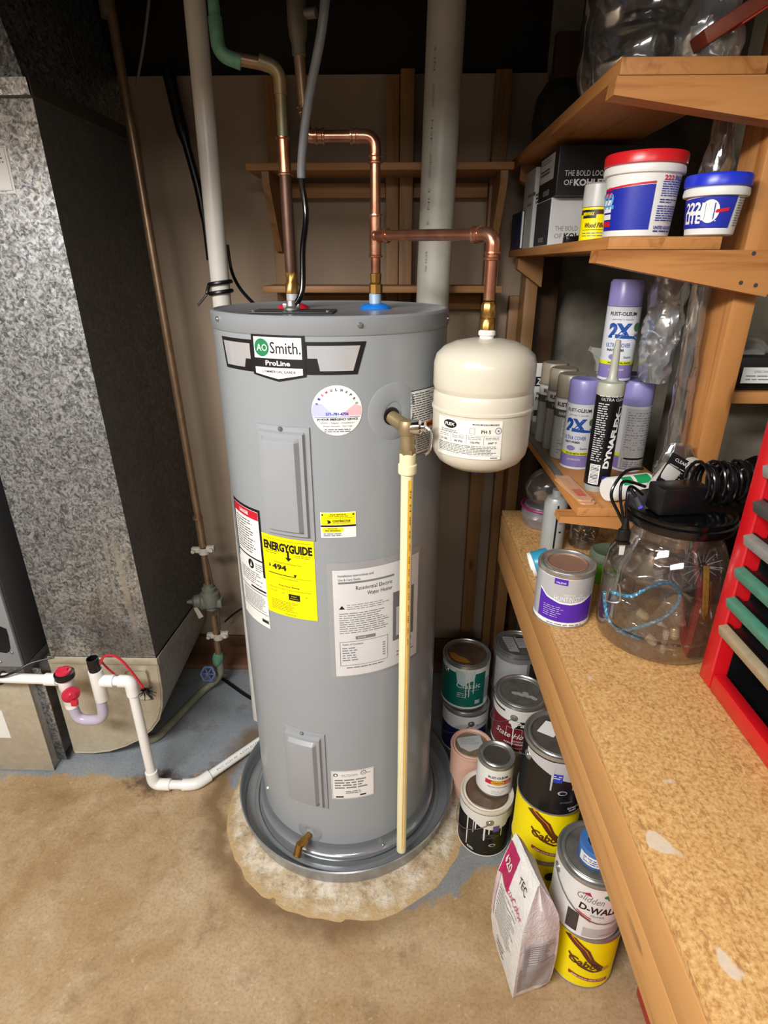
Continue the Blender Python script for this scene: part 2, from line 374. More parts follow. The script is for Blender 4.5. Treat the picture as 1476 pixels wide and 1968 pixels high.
# ================================================================== the setting
def floor_mat():
    m, nt, b = newmat('basement_floor'); v = coord(nt)
    n1 = noise_(nt, v, 3.2, 7, .62, .4); n2 = noise_(nt, v, 38, 5, .6); n3 = noise_(nt, v, 9, 6, .65)
    tan = ramp(nt, n1, [(.30, '#8d7150'), (.43, '#ab8f68'), (.56, '#bda583'), (.72, '#c9b596')])
    tan = mixc(nt, math_(nt, 'MULTIPLY', n2, .55), tan, lin('#7d6441'))
    dk = ramp(nt, n3, [(.56, (0, 0, 0, 1)), (.70, (1, 1, 1, 1))])
    tan = mixc(nt, math_(nt, 'MULTIPLY', dk, .5), tan, lin('#70573a'))
    gl = ramp(nt, noise_(nt, v, 70, 4), [(.62, (0, 0, 0, 1)), (.72, (1, 1, 1, 1))])
    tan = mixc(nt, math_(nt, 'MULTIPLY', gl, .35), tan, lin('#d2c2a2'))
    gp = ramp(nt, n1, [(.35, '#767e86'), (.6, '#8e969c'), (.75, '#8a8c8a')])
    gp = mixc(nt, math_(nt, 'MULTIPLY', ramp(nt, n3, [(.58, (0, 0, 0, 1)), (.66, (1, 1, 1, 1))]), .4), gp, lin('#5f5c56'))
    sx = nt.nodes.new('ShaderNodeSeparateXYZ'); t = nt.nodes.new('ShaderNodeTexCoord'); nt.links.new(t.outputs['Object'], sx.inputs[0])
    # edge of the old grey floor paint, as y over x
    fx = math_(nt, 'MULTIPLY', math_(nt, 'ADD', sx.outputs[0], 1.4), 1 / 2.4)
    pts = [(-1.4, 1.36), (-1.0, 1.385), (-.72, 1.36), (-.60, 1.40), (-.50, 1.33), (-.42, 1.12), (-.15, 1.0), (.10, .98), (.2, 1.06), (.30, 1.10), (1.0, 1.1)]
    edge = ramp(nt, fx, [((x + 1.4) / 2.4, ((y - .9) / .6,) * 3 + (1,)) for x, y in pts])
    ey = math_(nt, 'MULTIPLY_ADD', edge, .6, .9)
    d = math_(nt, 'SUBTRACT', math_(nt, 'ADD', sx.outputs[1], math_(nt, 'MULTIPLY', math_(nt, 'SUBTRACT', noise_(nt, v, 14, 6, .7), .5), .16)), ey)
    msk = ramp(nt, math_(nt, 'MULTIPLY_ADD', d, 25, .5), [(.3, (0, 0, 0, 1)), (.7, (1, 1, 1, 1))])
    col = mixc(nt, msk, tan, gp)
    # rusty brown ring stain round the mortar pad
    dx = math_(nt, 'SUBTRACT', sx.outputs[0], -.15); dy = math_(nt, 'SUBTRACT', sx.outputs[1], 1.35)
    rr = math_(nt, 'SQRT', math_(nt, 'ADD', math_(nt, 'MULTIPLY', dx, dx), math_(nt, 'MULTIPLY', dy, dy)))
    rn = math_(nt, 'ADD', rr, math_(nt, 'MULTIPLY', math_(nt, 'SUBTRACT', noise_(nt, v, 12, 5), .5), .10))
    ring = ramp(nt, math_(nt, 'MULTIPLY', math_(nt, 'SUBTRACT', rn, .36), 8), [(.1, (0, 0, 0, 1)), (.4, (1, 1, 1, 1)), (.55, (1, 1, 1, 1)), (.95, (0, 0, 0, 1))])
    front = ramp(nt, math_(nt, 'MULTIPLY_ADD', sx.outputs[0], -1.6, .55), [(.3, (.25, .25, .25, 1)), (.75, (1, 1, 1, 1))])
    col = mixc(nt, math_(nt, 'MULTIPLY', math_(nt, 'MULTIPLY', ring, front), .8), col, lin('#6d5232'))
    vc = nt.nodes.new('ShaderNodeTexVoronoi'); vc.feature = 'DISTANCE_TO_EDGE'; vc.inputs['Scale'].default_value = 1.25
    vm = nt.nodes.new('ShaderNodeVectorMath'); vm.operation = 'MULTIPLY_ADD'; nn = nt.nodes.new('ShaderNodeTexNoise'); nn.inputs['Scale'].default_value = 6; nn.inputs['Detail'].default_value = 6; nt.links.new(v, nn.inputs['Vector'])
    nt.links.new(nn.outputs['Color'], vm.inputs[0]); vm.inputs[1].default_value = (.22, .22, .22); nt.links.new(v, vm.inputs[2]); nt.links.new(vm.outputs[0], vc.inputs['Vector'])
    col = mixc(nt, math_(nt, 'MULTIPLY', ramp(nt, vc.outputs['Distance'], [(.0015, (1, 1, 1, 1)), (.005, (0, 0, 0, 1))]), .16), col, lin('#5e4a30'))
    fs_ = ramp(nt, noise_(nt, v, 130, 4, .65), [(.40, (1, 1, 1, 1)), (.52, (0, 0, 0, 1))]); col = mixc(nt, math_(nt, 'MULTIPLY', fs_, .28), col, lin('#6b573c'))
    # dark damp stain where the drain line turns on the floor
    ex = math_(nt, 'MULTIPLY', math_(nt, 'SUBTRACT', sx.outputs[0], -.78), 8.5); ez = math_(nt, 'MULTIPLY', math_(nt, 'SUBTRACT', sx.outputs[1], 1.36), 16)
    dd = math_(nt, 'ADD', math_(nt, 'SQRT', math_(nt, 'ADD', math_(nt, 'MULTIPLY', ex, ex), math_(nt, 'MULTIPLY', ez, ez))), math_(nt, 'MULTIPLY', math_(nt, 'SUBTRACT', noise_(nt, v, 22, 5, .7), .5), 2.4))
    col = mixc(nt, math_(nt, 'MULTIPLY', ramp(nt, dd, [(.35, (1, 1, 1, 1)), (.95, (0, 0, 0, 1))]), .8), col, lin('#43342a'))
    nt.links.new(col, b.inputs['Base Color']); b.inputs['Roughness'].default_value = .62
    bump(nt, b, mixc(nt, .5, n2, n3), .35, .004); return m
def wall_mat(name, a, bb, sc=5):
    m, nt, b = newmat(name); v = coord(nt)
    nt.links.new(ramp(nt, noise_(nt, v, sc, 5), [(.3, a), (.7, bb)]), b.inputs['Base Color']); b.inputs['Roughness'].default_value = .8
    bump(nt, b, noise_(nt, v, 60, 4), .12); return m
DRY = wall_mat('beige_drywall', '#93806c', '#a18e79', 2.5)
CONC = wall_mat('grey_concrete', '#6e6858', '#a09a8a', 9)
DARKC = wall_mat('unlit_ceiling', '#15120f', '#221c17', 6)  # black-brown carries the darkness of the unlit ceiling and sill
FLOOR = floor_mat()
m = MB(); m.add([(-1.7, -2.6, 0), (1.2, -2.6, 0), (1.2, 2.3, 0), (-1.7, 2.3, 0)], [(0, 1, 2, 3)], FLOOR); struct('floor', m)
m = MB(); m.box(-1.6, .42, 2.02, 2.06, 0, 2.068, DRY, 0); wb = struct('wall_back', m)
m = MB(); m.box(.42, 1.0, 2.045, 2.09, 0, 2.36, CONC, 0); struct('concrete_wall', m, wb)
m = MB(); m.box(.645, .958, 1.34, 1.40, .931, 2.355, CONC, 0); struct('concrete_return', m, wb)
m = MB(); m.box(-1.6, .42, 2.05, 2.12, 2.07, 2.36, DARKC, 0); struct('sill', m, wb)
for x in (-.62, .1):   # taped drywall joints, barely proud
    m = MB(); m.box(x - .0015, x + .0015, 2.0190, 2.021, .1, 2.06, M('joint_tone', '#7d7062', .8), 0); struct('joint', m, wb)  # thin darker strip along each joint
m = MB(); m.box(.96, 1.0, -2.6, 2.045, 0, 2.36, CONC, 0); struct('wall_right', m)
m = MB(); m.box(-1.64, -1.6, -2.6, 2.06, 0, 2.36, DRY, 0); struct('wall_left', m)
m = MB(); m.box(-1.7, 1.2, -2.6, 2.3, 2.36, 2.40, DARKC, 0); struct('ceiling', m)
for k, y in enumerate((.90, 1.28, 1.64)):
    m = MB(); m.box(-1.6, .96, y, y + .038, 2.16, 2.355, joist_w, .002); struct('trim_%d' % (k + 2), m)
m = MB(); m.box(-1.6, .96, .30, .80, 2.06, 2.355, GALV_D, .004); struct('trim_5', m)  # unseen soffit, added to shade the upper back wall
m = MB(); m.box(-1.59, .36, 2.003, 2.019, 0, .115, brown_wood, .003); m.box(-1.59, .36, 1.93, 2.002, 0, .022, M('red_brown_plate', '#7a5640', .7, var=.2), .003); struct('baseboard_back', m)
def pad():
    b = []; seg = 72; vs = []; fs = []; rs = [0, .2, .30, .335, .35, .365, .38, .395, .405, .415, .425]
    for i, r in enumerate(rs):
        for k in range(seg):
            a = 2 * math.pi * k / seg; w = 1 + .05 * noise.noise((math.cos(a) * 1.7, math.sin(a) * 1.7, 3.1)) + .02 * noise.noise((math.cos(a) * 7, math.sin(a) * 7, .3))
            fr_ = max(0, -math.sin(a)) ** .8; lim = .352 + .052 * fr_ + .02 * max(0, math.cos(a)) * fr_; rr = r if r <= .335 else .335 + (r - .335) / .09 * (lim - .335 + .015) * 1.0 * w + (w - 1) * .10 * (r - .335) / .09; z = .0125 if r <= .335 else max(-.002, .0125 * (1 - ((r - .335) / .085)) + .004 * noise.noise((rr * math.cos(a) * 40, rr * math.sin(a) * 40, 0)))
            if i == len(rs) - 1: z = -.003
            vs.append((-.152 + rr * math.cos(a), 1.353 + rr * math.sin(a), z))
    for i in range(len(rs) - 1):
        for k in range(seg): k2 = (k + 1) % seg; fs.append((i * seg + k, (i + 1) * seg + k, (i + 1) * seg + k2, i * seg + k2))
    mt, nt, bs = newmat('crusty_mortar'); v = coord(nt)
    n = noise_(nt, v, 16, 8, .7); n2 = noise_(nt, v, 55, 5, .7)
    c = ramp(nt, n, [(.30, '#8c7558'), (.43, '#b5a284'), (.55, '#cbbda4'), (.68, '#d8d2c6')])
    c = mixc(nt, ramp(nt, n2, [(.50, (0, 0, 0, 1)), (.75, (.8, .8, .8, 1))]), c, lin('#5e503f'))
    sx = nt.nodes.new('ShaderNodeSeparateXYZ'); t = nt.nodes.new('ShaderNodeTexCoord'); nt.links.new(t.outputs['Object'], sx.inputs[0])
    wh = ramp(nt, noise_(nt, v, 8, 6, .7), [(.50, (0, 0, 0, 1)), (.64, (.65, .65, .65, 1))]); c = mixc(nt, wh, c, lin('#dcd6ca'))
    fl2 = ramp(nt, math_(nt, 'ADD', math_(nt, 'MULTIPLY', sx.outputs[2], 70), math_(nt, 'MULTIPLY', math_(nt, 'SUBTRACT', noise_(nt, v, 26, 5, .7), .5), 1.3)), [(.12, (1, 1, 1, 1)), (.5, (0, 0, 0, 1))])
    c = mixc(nt, fl2, c, lin('#b3986e'))
    nt.links.new(c, bs.inputs['Base Color']); bs.inputs['Roughness'].default_value = .85; bump(nt, bs, n2, .9, .006)
    q = MB(); q.add(vs, fs, mt); struct('trim_1', q)
pad()
# ================================================================== drain pan
HC = (-.154, 1.353)
PANM = M('galvanised_pan', '#9a9ea1', .25, metal=.55, var=.06)
q = MB(); q.lathe([(0, .0), (.31, .0), (.324, .002), (.331, .051), (.336, .055), (.333, .058), (.328, .053), (.320, .006), (.296, .004), (.291, .009), (.283, .009), (.279, .004), (0, .004)], PANM, (HC[0], HC[1], .0135), 96)
solo('drain_pan', 'round grey metal drain pan on the mortar pad under the water heater', 'drain pan', q, (HC[0], HC[1], .0135))
# ================================================================== water heater
T = Thing('water_heater', 'tall grey cylindrical electric water heater standing in the drain pan', 'water heater', (HC[0], HC[1], .018))
HR = .26
q = MB(); q.lathe([(0, .018), (.262, .018), (.262, .045), (HR, .05), (HR, 1.446)], HGREY, (HC[0], HC[1], 0), 96); BODY = T.part('tank_jacket', q)
q = MB(); q.lathe([(HR + .001, 1.440), (HR + .0025, 1.442), (HR + .0025, 1.471), (HR - .001, 1.475), (HR - .006, 1.4755), (HR - .012, 1.471), (0, 1.471)], HCAP, (HC[0], HC[1], 0), 96); CAP = T.part('top_cap', q)
q = MB(); q.lathe([(.2605, .082), (.2615, .066), (.2645, .056), (.2700, .049), (.2745, .0465), (.2755, .042), (.2755, .034), (.262, .034)], M('band_grey', '#9a9ea2', .16, metal=.5, var=.02), (HC[0], HC[1], 0), 96); T.part('bottom_band', q)
def hp(th, z, w=0): a = R(th - 90); return Vector((HC[0] + (HR + w) * math.cos(a), HC[1] + (HR + w) * math.sin(a), z))
for th, z in ((-53.3, 1.462), (17.8, 1.459), (77, 1.456)):
    q = MB(); q.lathe([(.0055, 0), (.0055, .0015), (.004, .004), (0, .0045)], STEEL, seg=10, T=along(hp(th, z, .0025), hp(th, z, .05))); T.part('screw', q, CAP)
q = MB(); q.box(-.305, -.135, 1.20, 1.30, 1.4715, 1.4745, DGREY, .002); q.lathe([(.004, 0), (.004, .003), (0, .004)], STEEL, (-.295, 1.21, 1.4745), 8); q.lathe([(.004, 0), (.004, .003), (0, .004)], STEEL, (-.145, 1.21, 1.4745), 8)
T.part('junction_cover', q)
for x, c, nm in ((-.241, M('red_collar_plastic', '#c02030', .35), 'red'), (-.056, M('blue_collar_plastic', '#1878d8', .35), 'blue')):
    q = MB(); q.lathe([(0.016, 0), (.036, 0), (.032, .006), (.022, .010), (.016, .011)], c, (x, 1.36, 1.4713), 24); T.part('collar', q, label='%s plastic collar round a pipe nipple' % nm)
    q = MB(); q.lathe([(.0, 0), (.0135, 0), (.0135, .030), (.0115, .032), (0, .032)], M('nipple_' + nm, '#b9bcc4' if nm == 'red' else '#a9c3dd', .35, metal=.3), (x, 1.36, 1.4713), 20); T.part('nipple', q)
def panel(th0, th1, z0, z1, name):
    U = R(th1 - th0) * HR; H = z1 - z0
    prof = [(0, .0005), (.001, .004), (.010, .005), (.013, .013), (.020, .0135), (.027, .023), (.030, .0235)]
    def w(d):
        for (a, wa), (b, wb) in zip(prof, prof[1:]):
            if d <= b: return wa + (wb - wa) * (d - a) / (b - a)
        return prof[-1][1]
    ds = [p[0] for p in prof]; us = ds + [ds[-1] + (U - 2 * ds[-1]) * k / 8 for k in range(1, 8)] + [U - d for d in reversed(ds)]
    vs_ = ds + [H / 2] + [H - d for d in reversed(ds)]; P = []; F = []; n = len(vs_)
    for u in us:
        for v in vs_:
            d = min(u, U - u, v, H - v); P.append(tuple(hp(th0 + math.degrees(u / HR), z0 + v, w(d))))
    for i in range(len(us) - 1):
        for j in range(n - 1): F.append((i * n + j, (i + 1) * n + j, (i + 1) * n + j + 1, i * n + j + 1))
    q = MB(); q.add(P, F, M('panel_grey', '#93979b', .32, var=.02)); o = T.part(name, q)
    q = MB(); q.lathe([(.005, 0), (.005, .002), (.0035, .004), (0, .0045)], STEEL, seg=10, T=along(hp((th0 + th1) / 2, z1 - .005, .005), hp((th0 + th1) / 2, z1 - .005, .05))); T.part('screw', q, o)
panel(-31.0, -4.6, 1.020, 1.268, 'access_panel'); panel(-31.4, -5.2, .222, .480, 'access_panel')
def hd(th, z): return Decal(cylmap((HC[0], HC[1], 0), HR + .0006, th, z))
D2 = R(1) * HR  # metres of arc per degree
# maker's badge: a bow-tie band with a shield plate
d = hd(-17.2, 1.40); u = lambda th: (th + 17.2) * D2
MIRROR = M('badge_mirror', '#e0e1e4', .18, metal=.6, var=.04)
d.poly([(u(-52), .030), (u(20.6), .030), (u(16.6), -.030), (u(-49.6), -.030)], BLACK, 0)
d.poly([(u(-50), .023), (u(-31), .023), (u(-31), -.006), (u(-34), -.006), (u(-35), -.023), (u(-48), -.023)], MIRROR, 1)
d.poly([(u(-4), .023), (u(18), .023), (u(14.8), -.023), (u(1), -.023), (u(0), .000), (u(-4), .000)], MIRROR, 1)
d.poly([(u(-29.8), .042), (u(-4.8), .042), (u(-4.8), -.034), (u(-17.3), -.045), (u(-29.8), -.034)], BLACK, 2)
d.rect(u(-28.4), -.002, u(-6.2), .037, WHITE, 3); d.poly([(u(-28.4), -.019), (u(-6.2), -.019), (u(-6.2), -.031), (u(-17.3), -.040), (u(-28.4), -.031)], WHITE, 3)
d.ell(u(-24.4), .0175, .0165, .0165, GREEN, 4); d.text('AO', u(-24.2), .0175, .013, WHITE, 5, w=.024, bold=.01)
d.text('Smith.', u(-20.3), .0180, .0215, BLACK, 4, 'L', w=.062, bold=.006)
d.text('ProLine', u(-17.2), -.0105, .0095, WHITE, 4, w=.052, bold=.03); d.text('COMMERCIAL GRADE', u(-17.2), -.0265, .0046, BLACK, 4, w=.072, bold=.01)
T.part('badge', d.mb, label='black and mirror badge with a green and white shield')
# round service sticker
d = hd(7.4, 1.301); d.ell(0, 0, .0495, .0495, WHITE, 0, 40)
SWB = M('pale_blue_print', '#b9bfe6', .45); SWR = M('pale_red_print', '#e3b9be', .45)
d.poly([(-.047, .012), (-.030, .014), (-.008, -.006), (-.006, -.010), (-.049, -.010)], SWB, 1); d.poly([(.047, .008), (.035, .012), (.012, -.004), (.006, -.010), (.048, -.010)], SWR, 1)
for k in range(11):
    a = R(160 - 14 * k); c = (BLUE, RED, BLACK)[min(2, k // 2)] if k < 4 else BLACK
    d.text('BISMULNAPRO'[k], .041 * math.cos(a), .041 * math.sin(a), .005, c, 1, w=.004, bold=.03, rot=math.degrees(a) - 90)
d.text('571-781-4706', 0, -.006, .0062, BLUE, 2, w=.044, bold=.03)
d.rect(-.045, -.0125, .045, -.0118, BLUE, 2); d.text('24 HOUR EMERGENCY SERVICE', 0, -.0165, .0045, BLACK, 2, w=.080, bold=.02)
d.text('HVAC - Repair - Installation', 0, -.0240, .0043, GREYP, 2, w=.066); d.text('Water Heaters - Gas Logs', 0, -.0305, .0043, GREYP, 2, w=.058)
d.lines(-.026, -.043, .026, -.035, 2, GREYP, 2, ragged=.05); T.part('service_sticker', d.mb, label='round white sticker with a blue phone number')
# yellow energy label
d = hd(-20, .915); u = lambda th: (th + 20) * D2
d.rect(u(-34.5), -.098, u(-5.6), .104, YEL, 0)
d.rect(u(-33.2), .0955, u(-7), .0962, BLACK, 1); d.text('ENERGYGUIDE', 0, .0785, .0215, BLACK, 1, w=.122, bold=.05)
d.poly([(.0015, .073), (.0065, .073), (.0065, .056), (.012, .056), (.004, .047), (-.004, .056), (.0015, .056)], BLACK, 1)
d.lines(-.058, .058, -.02, .068, 2, BLACK, 1, .25); d.lines(.02, .058, .058, .066, 2, BLACK, 1, .25)
d.text('Estimated Yearly Energy Cost', .0, .040, .0045, BLACK, 1, w=.068); d.text('$', -.048, .0285, .009, BLACK, 1, bold=.04); d.text('494', -.0215, .028, .0145, BLACK, 1, w=.038, bold=.04)
d.rect(-.053, .0085, .018, .0105, BLACK, 1); d.poly([(.014, .016), (.022, .016), (.018, .008)], BLACK, 1); d.rect(.018, .006, .056, .0066, BLACK, 1)
d.text('Cost Range of Similar Models', .0, .001, .003, BLACK, 1, w=.048); d.text('First Hour Rating', 0, -.0185, .0050, BLACK, 1, w=.052, bold=.02)
d.text('(How much hot water you get in the first hour of use)', 0, -.027, .0034, BLACK, 1, w=.108)
d.rect(-.002, -.052, .026, -.036, BLACK, 1); d.text('Medium', .012, -.041, .0030, YEL, 2); d.text('64 gallons', .012, -.047, .003, YEL, 2, w=.02)
d.text('Very Small', -.042, -.036, .003, BLACK, 1, w=.018); d.text('Low', -.016, -.037, .003, BLACK, 1); d.text('High', .042, -.040, .003, BLACK, 1)
d.lines(-.052, -.086, .048, -.058, 7, BLACK, 1, .22, .5); d.text('ftc.gov/energy', 0, -.092, .0035, BLACK, 1, w=.028); T.part('energy_label', d.mb, label='yellow energy rating label')
# safety label, far left
d = hd(-47.5, .92); u = lambda th: (th + 47.5) * D2
d.rect(u(-61), -.158, u(-34.5), .150, WHITE, 0); d.rect(u(-61), .143, u(-34.5), .150, BLACK, 1); d.rect(u(-36), -.02, u(-34.5), .15, BLACK, 1); d.rect(u(-61), -.0, u(-59.8), .15, BLACK, 1)
d.rect(u(-59.5), .122, u(-36.2), .142, RED, 1); d.text('DANGER', u(-48), .132, .009, WHITE, 2, w=.04, bold=.03)
d.lines(u(-58), .030, u(-40), .116, 13, BLACK, 1, .35, .4); d.rect(u(-60), .018, u(-34.5), .022, BLACK, 1); d.ell(u(-46), .001, .012, .012, BLACK, 1); d.poly([(u(-46) - .004, -.006), (u(-46) + .005, -.004), (u(-46) + .002, .009)], WHITE, 2)
d.lines(u(-42), -.012, u(-36), .010, 4, BLACK, 1, .3); d.lines(u(-58), -.052, u(-37), -.016, 6, BLACK, 1, .3, .3); d.rect(u(-48), -.062, u(-35), -.057, BLACK, 1); d.rect(u(-60), -.069, u(-34.8), -.067, BLACK, 1)
d.lines(u(-58), -.118, u(-36), -.074, 11, GREYP, 1, .45, .15); d.rect(u(-60), -.124, u(-35), -.1225, BLACK, 1); d.rect(u(-40.5), -.147, u(-35), -.137, BLACK, 1); d.frame(u(-40.2), -.1465, u(-35.3), -.1375, .0006, WHITE, 2)
T.part('safety_label', d.mb, label='white label with a red band at the left edge of the tank')
# contractor sticker
d = hd(6.3, 1.0575); d.rect(-.0375, -.0295, .0375, .0295, WHITE, 0); d.rect(-.036, .0005, .036, .028, YEL, 1); d.rect(-.037, -.004, .037, .0000, BLACK, 1)
d.ell(-.033, .0240, .002, .002, BLACK, 2, 10); d.ell(.032, .0240, .002, .002, BLACK, 2, 10)
d.text('FOR SERVICE', 0, .0245, .0028, BLACK, 2, w=.032, bold=.02); d.text('703 568 93 50', 0, .0205, .003, BLACK, 2, w=.040); d.rect(-.03, .0165, .03, .0169, BLACK, 2)
d.poly([(-.024, .0125), (-.018, .011), (-.015, .0075), (-.018, .0045), (-.023, .004), (-.0215, .008)], BLACK, 2); d.text('CONTRACTOR', .007, .0098, .005, BLACK, 2, w=.038, bold=.03); d.text('WATER HEATER PRO', .007, .0052, .0026, GREYP, 2, w=.038)
d.rect(-.034, -.016, .010, -.0055, YEL, 1); d.text('REGISTER', -.012, -.0078, .0025, BLACK, 2, w=.02); d.text('PRO REWARDS', -.012, -.0125, .0033, BLACK, 2, w=.032, bold=.02); d.lines(-.032, -.026, .008, -.018, 2, GREYP, 1, .6, .1)
T.part('contractor_sticker', d.mb, label='small yellow and white sticker')
# owner's manual in a clear pouch
d = hd(25, .808); u = lambda th: (th - 25) * D2
d.rect(u(-.2), -.150, u(52.5), .158, M('pouch_film', '#9a9c9f', .2, var=.03, coat=.4), 0); T.part('manual_pouch', d.mb, label='clear plastic pouch holding the manual')
d = Decal(cylmap((HC[0], HC[1], 0), HR + .0016, 25, .808)); d.rect(u(2.4), -.1445, u(51), .141, PAPER, 0)
d.text('Installation Instructions and', u(5), .127, .0060, GREYP, 1, 'L', w=.080, bold=.02); d.text('Use & Care Guide', u(5), .117, .0060, GREYP, 1, 'L', w=.050, bold=.02)
d.rect(u(5), .1065, u(34), .1115, GREYP, 1); d.text('Residential Electric', u(33), .094, .0098, BLACK, 1, 'R', w=.088); d.text('Water Heater', u(33), .0785, .0098, BLACK, 1, 'R', w=.062)
d.poly([(u(5), .041), (u(8), .041), (u(6.5), .051)], BLACK, 1); d.lines(u(9), .038, u(31), .054, 3, GREYP, 1, .3, .2); d.lines(u(5), -.026, u(31), .032, 10, GREYP, 1, .35, .25)
d.rect(u(13), -.043, u(23.5), -.034, GREYP, 1); d.text('WATER', u(16.2), -.0385, .004, WHITE, 2); d.frame(u(4.8), -.115, u(30.5), -.047, .0012, GREYP, 1)
d.text('Table of Contents', u(6), -.055, .005, GREYP, 1, 'L', bold=.02); d.lines(u(6), -.103, u(15), -.062, 6, GREYP, 1, .4, .5); d.lines(u(27.5), -.103, u(29), -.062, 6, GREYP, 1, .4, .1); d.lines(u(8), -.124, u(34), -.119, 1, GREYP, 1, .6)
d.rect(u(33.5), -.072, u(47.5), .062, M('heater_picture_print', '#6e6a70', .55), 1); d.rect(u(35.5), -.06, u(40), .02, LGREY, 2); d.lines(u(41.5), -.06, u(46), .05, 7, DGREY, 2, .6)
d.ell(u(44), -.084, .010, .010, GREYP, 1); d.ell(u(44), -.084, .008, .008, PAPER, 2); d.text('UL', u(44), -.084, .006, GREYP, 3); d.lines(u(36), -.122, u(48), -.102, 2, GREYP, 1, .3)
T.part('manual', d.mb, label='grey and white printed manual')
# rating plate, warning label
d = hd(9.6, .307); d.rect(-.0565, -.050, .0565, .050, WHITE, 0); d.frame(-.0545, -.048, .0545, .048, .0008, GREYP, 1); d.ell(-.045, .036, .006, .006, BLACK, 1); d.ell(-.0445, .036, .0035, .004, WHITE, 2); d.ell(.028, .038, .0075, .0075, BLACK, 1); d.ell(.028, .038, .006, .006, WHITE, 2); d.text('UL', .028, .038, .005, BLACK, 3)
d.lines(-.03, .030, .014, .038, 2, GREYP, 1, .35, .1); d.lines(.036, .033, .05, .038, 1, GREYP, 1, .4); d.lines(-.048, -.014, .045, .022, 4, GREYP, 1, .5, .3); d.lines(-.020, -.032, .02, -.020, 2, GREYP, 1, .5, .1)
d.rect(-.046, -.044, -.026, -.039, BLACK, 1); d.rect(.018, -.042, .034, -.037, BLACK, 1); T.part('rating_plate', d.mb)
d = hd(53, 1.257); d.rect(-.048, -.069, .048, .069, BLACK, 0); d.rect(-.0465, -.0675, .0465, .0675, WHITE, 1); d.lines(-.042, .0, .043, .064, 13, BLACK, 2, .35, .3); d.rect(-.0465, -.016, .0465, -.003, ORANGE, 2); d.text('WARNING', .006, -.0095, .008, BLACK, 3, w=.045, bold=.03)
d.rect(-.0285, -.067, -.0278, -.016, BLACK, 2); d.poly([(-.044, -.040), (-.038, -.034), (-.034, -.038), (-.030, -.033), (-.032, -.040), (-.030, -.046), (-.036, -.042), (-.043, -.046)], BLACK, 2); d.lines(-.025, -.064, .043, -.020, 9, BLACK, 2, .35, .3); T.part('warning_label', d.mb, label='white warning label with an orange band')
# relief valve, discharge pipe, drain valve
def rosette(th, z, r, hole):
    q = MB(); rows = [(hole, .0006), (hole + .002, .0014), (r * .6, .0017), (r - .003, .0014), (r, .0003)]; vs = []; n = 44; fs = []
    for rr, w in rows:
        for k in range(n): a = 2 * math.pi * k / n; vs.append(tuple(hp(th + math.degrees(rr * math.cos(a) / HR), z + rr * math.sin(a), w)))
    for i in range(len(rows) - 1):
        for k in range(n): k2 = (k + 1) % n; fs.append((i * n + k, (i + 1) * n + k, (i + 1) * n + k2, i * n + k2))
    q.add(vs, fs, HGREY); return T.part('escutcheon', q)
esc = rosette(33.4, 1.291, .058, .019)
q = MB(); q.lathe([(.0, 0), (.018, 0), (.018, .0012), (0, .0012)], BLACK, seg=24, T=along(hp(31.8, 1.283, .003), hp(31.8, 1.283, .1))); T.part('port_seal', q, esc)
a0 = hp(31.8, 1.281, .004); a1 = hp(33.0, 1.270, .052); dn = a1 + Vector((.002, -.002, -.055))
q = MB(); q.cyl(a0, a1, .0135, DBRASS, 18); q.lathe([(0, 0), (.016, 0), (.017, .004), (.017, .022), (.014, .028), (0, .030)], DBRASS, seg=18, T=along(a1 - Vector((0, 0, .0)) + Vector((0, 0, -.014)), a1 + Vector((0, 0, .1)))); q.cyl(a1, dn, .0145, DBRASS, 18); q.lathe([(.0165, 0), (.0165, .010)], DBRASS, seg=6, T=along(dn + Vector((0, 0, .002)), dn + Vector((0, 0, .1))))
RV = T.part('relief_valve', q, label='brass relief valve')
tip = a1 + Vector((.040, -.012, .004))
q = MB(); q.lathe([(.0, 0), (.014, 0), (.015, .006), (.015, .018), (.011, .022), (.011, .028), (0, .029)], CHROME, seg=20, T=along(a1 + Vector((.008, -.003, .001)), tip)); q.tube(spline([tip - Vector((.004, 0, 0)), tip + Vector((.006, -.004, -.012)), tip + Vector((.004, -.004, -.045)), tip + Vector((-.004, -.002, -.055))], 5), [.003] * 15 + [.004], CHROME, 8)
T.part('valve_lever', q, RV, label='chrome test lever')
pb = Vector((dn.x + .001, dn.y, .072))
q = MB(); q.lathe([(.0, 0), (.0185, 0), (.019, .003), (.019, .018), (.0165, .020), (.0165, .040), (.014, .042), (0, .042)], CPVC, (dn.x, dn.y, dn.z - .038), 20); cf = T.part('coupling', q)
q = MB(); q.cyl((dn.x, dn.y, dn.z - .03), pb, .0132, CPVC, 18); dp = T.part('discharge_pipe', q, label='long cream discharge pipe')
d = Decal(cylmap((dn.x, dn.y, 0), .0133, 22, 0)); d.rect(-.0034, .09, .0034, dn.z - .05, M('pipe_orange_stripe', '#eab43c', .4), 0)
z = dn.z - .08
while z > .75:
    d.text(random.choice(['CPVC', '3/4', 'ASTM', 'CTS', 'NSF', '4120']), .0018, z, .003, BLACK, 1, rot=-90, w=.018); z -= .03
T.part('stripe', d.mb, dp)
e2 = rosette(-18.4, .112, .036, .012)
v0 = hp(-18.4, .104, .002); v1 = hp(-21, .096, .036); v2 = v1 + Vector((-.006, -.010, -.022))
q = MB(); q.cyl(v0, v1, .0085, BRASS, 12); q.lathe([(0, 0), (.012, 0), (.012, .016), (0, .016)], BRASS, seg=6, T=along(hp(-19.5, .100, .016), v1)); q.cyl(v1 + Vector((0, 0, .006)), v2, .0105, BRASS, 14); q.cyl(v2, v2 + (v2 - v1).normalized() * .004, .0125, BRASS, 14); q.cyl(v1, v1 + Vector((.014, -.004, .012)), .007, BRASS, 10)
T.part('drain_valve', q, label='small brass drain valve')
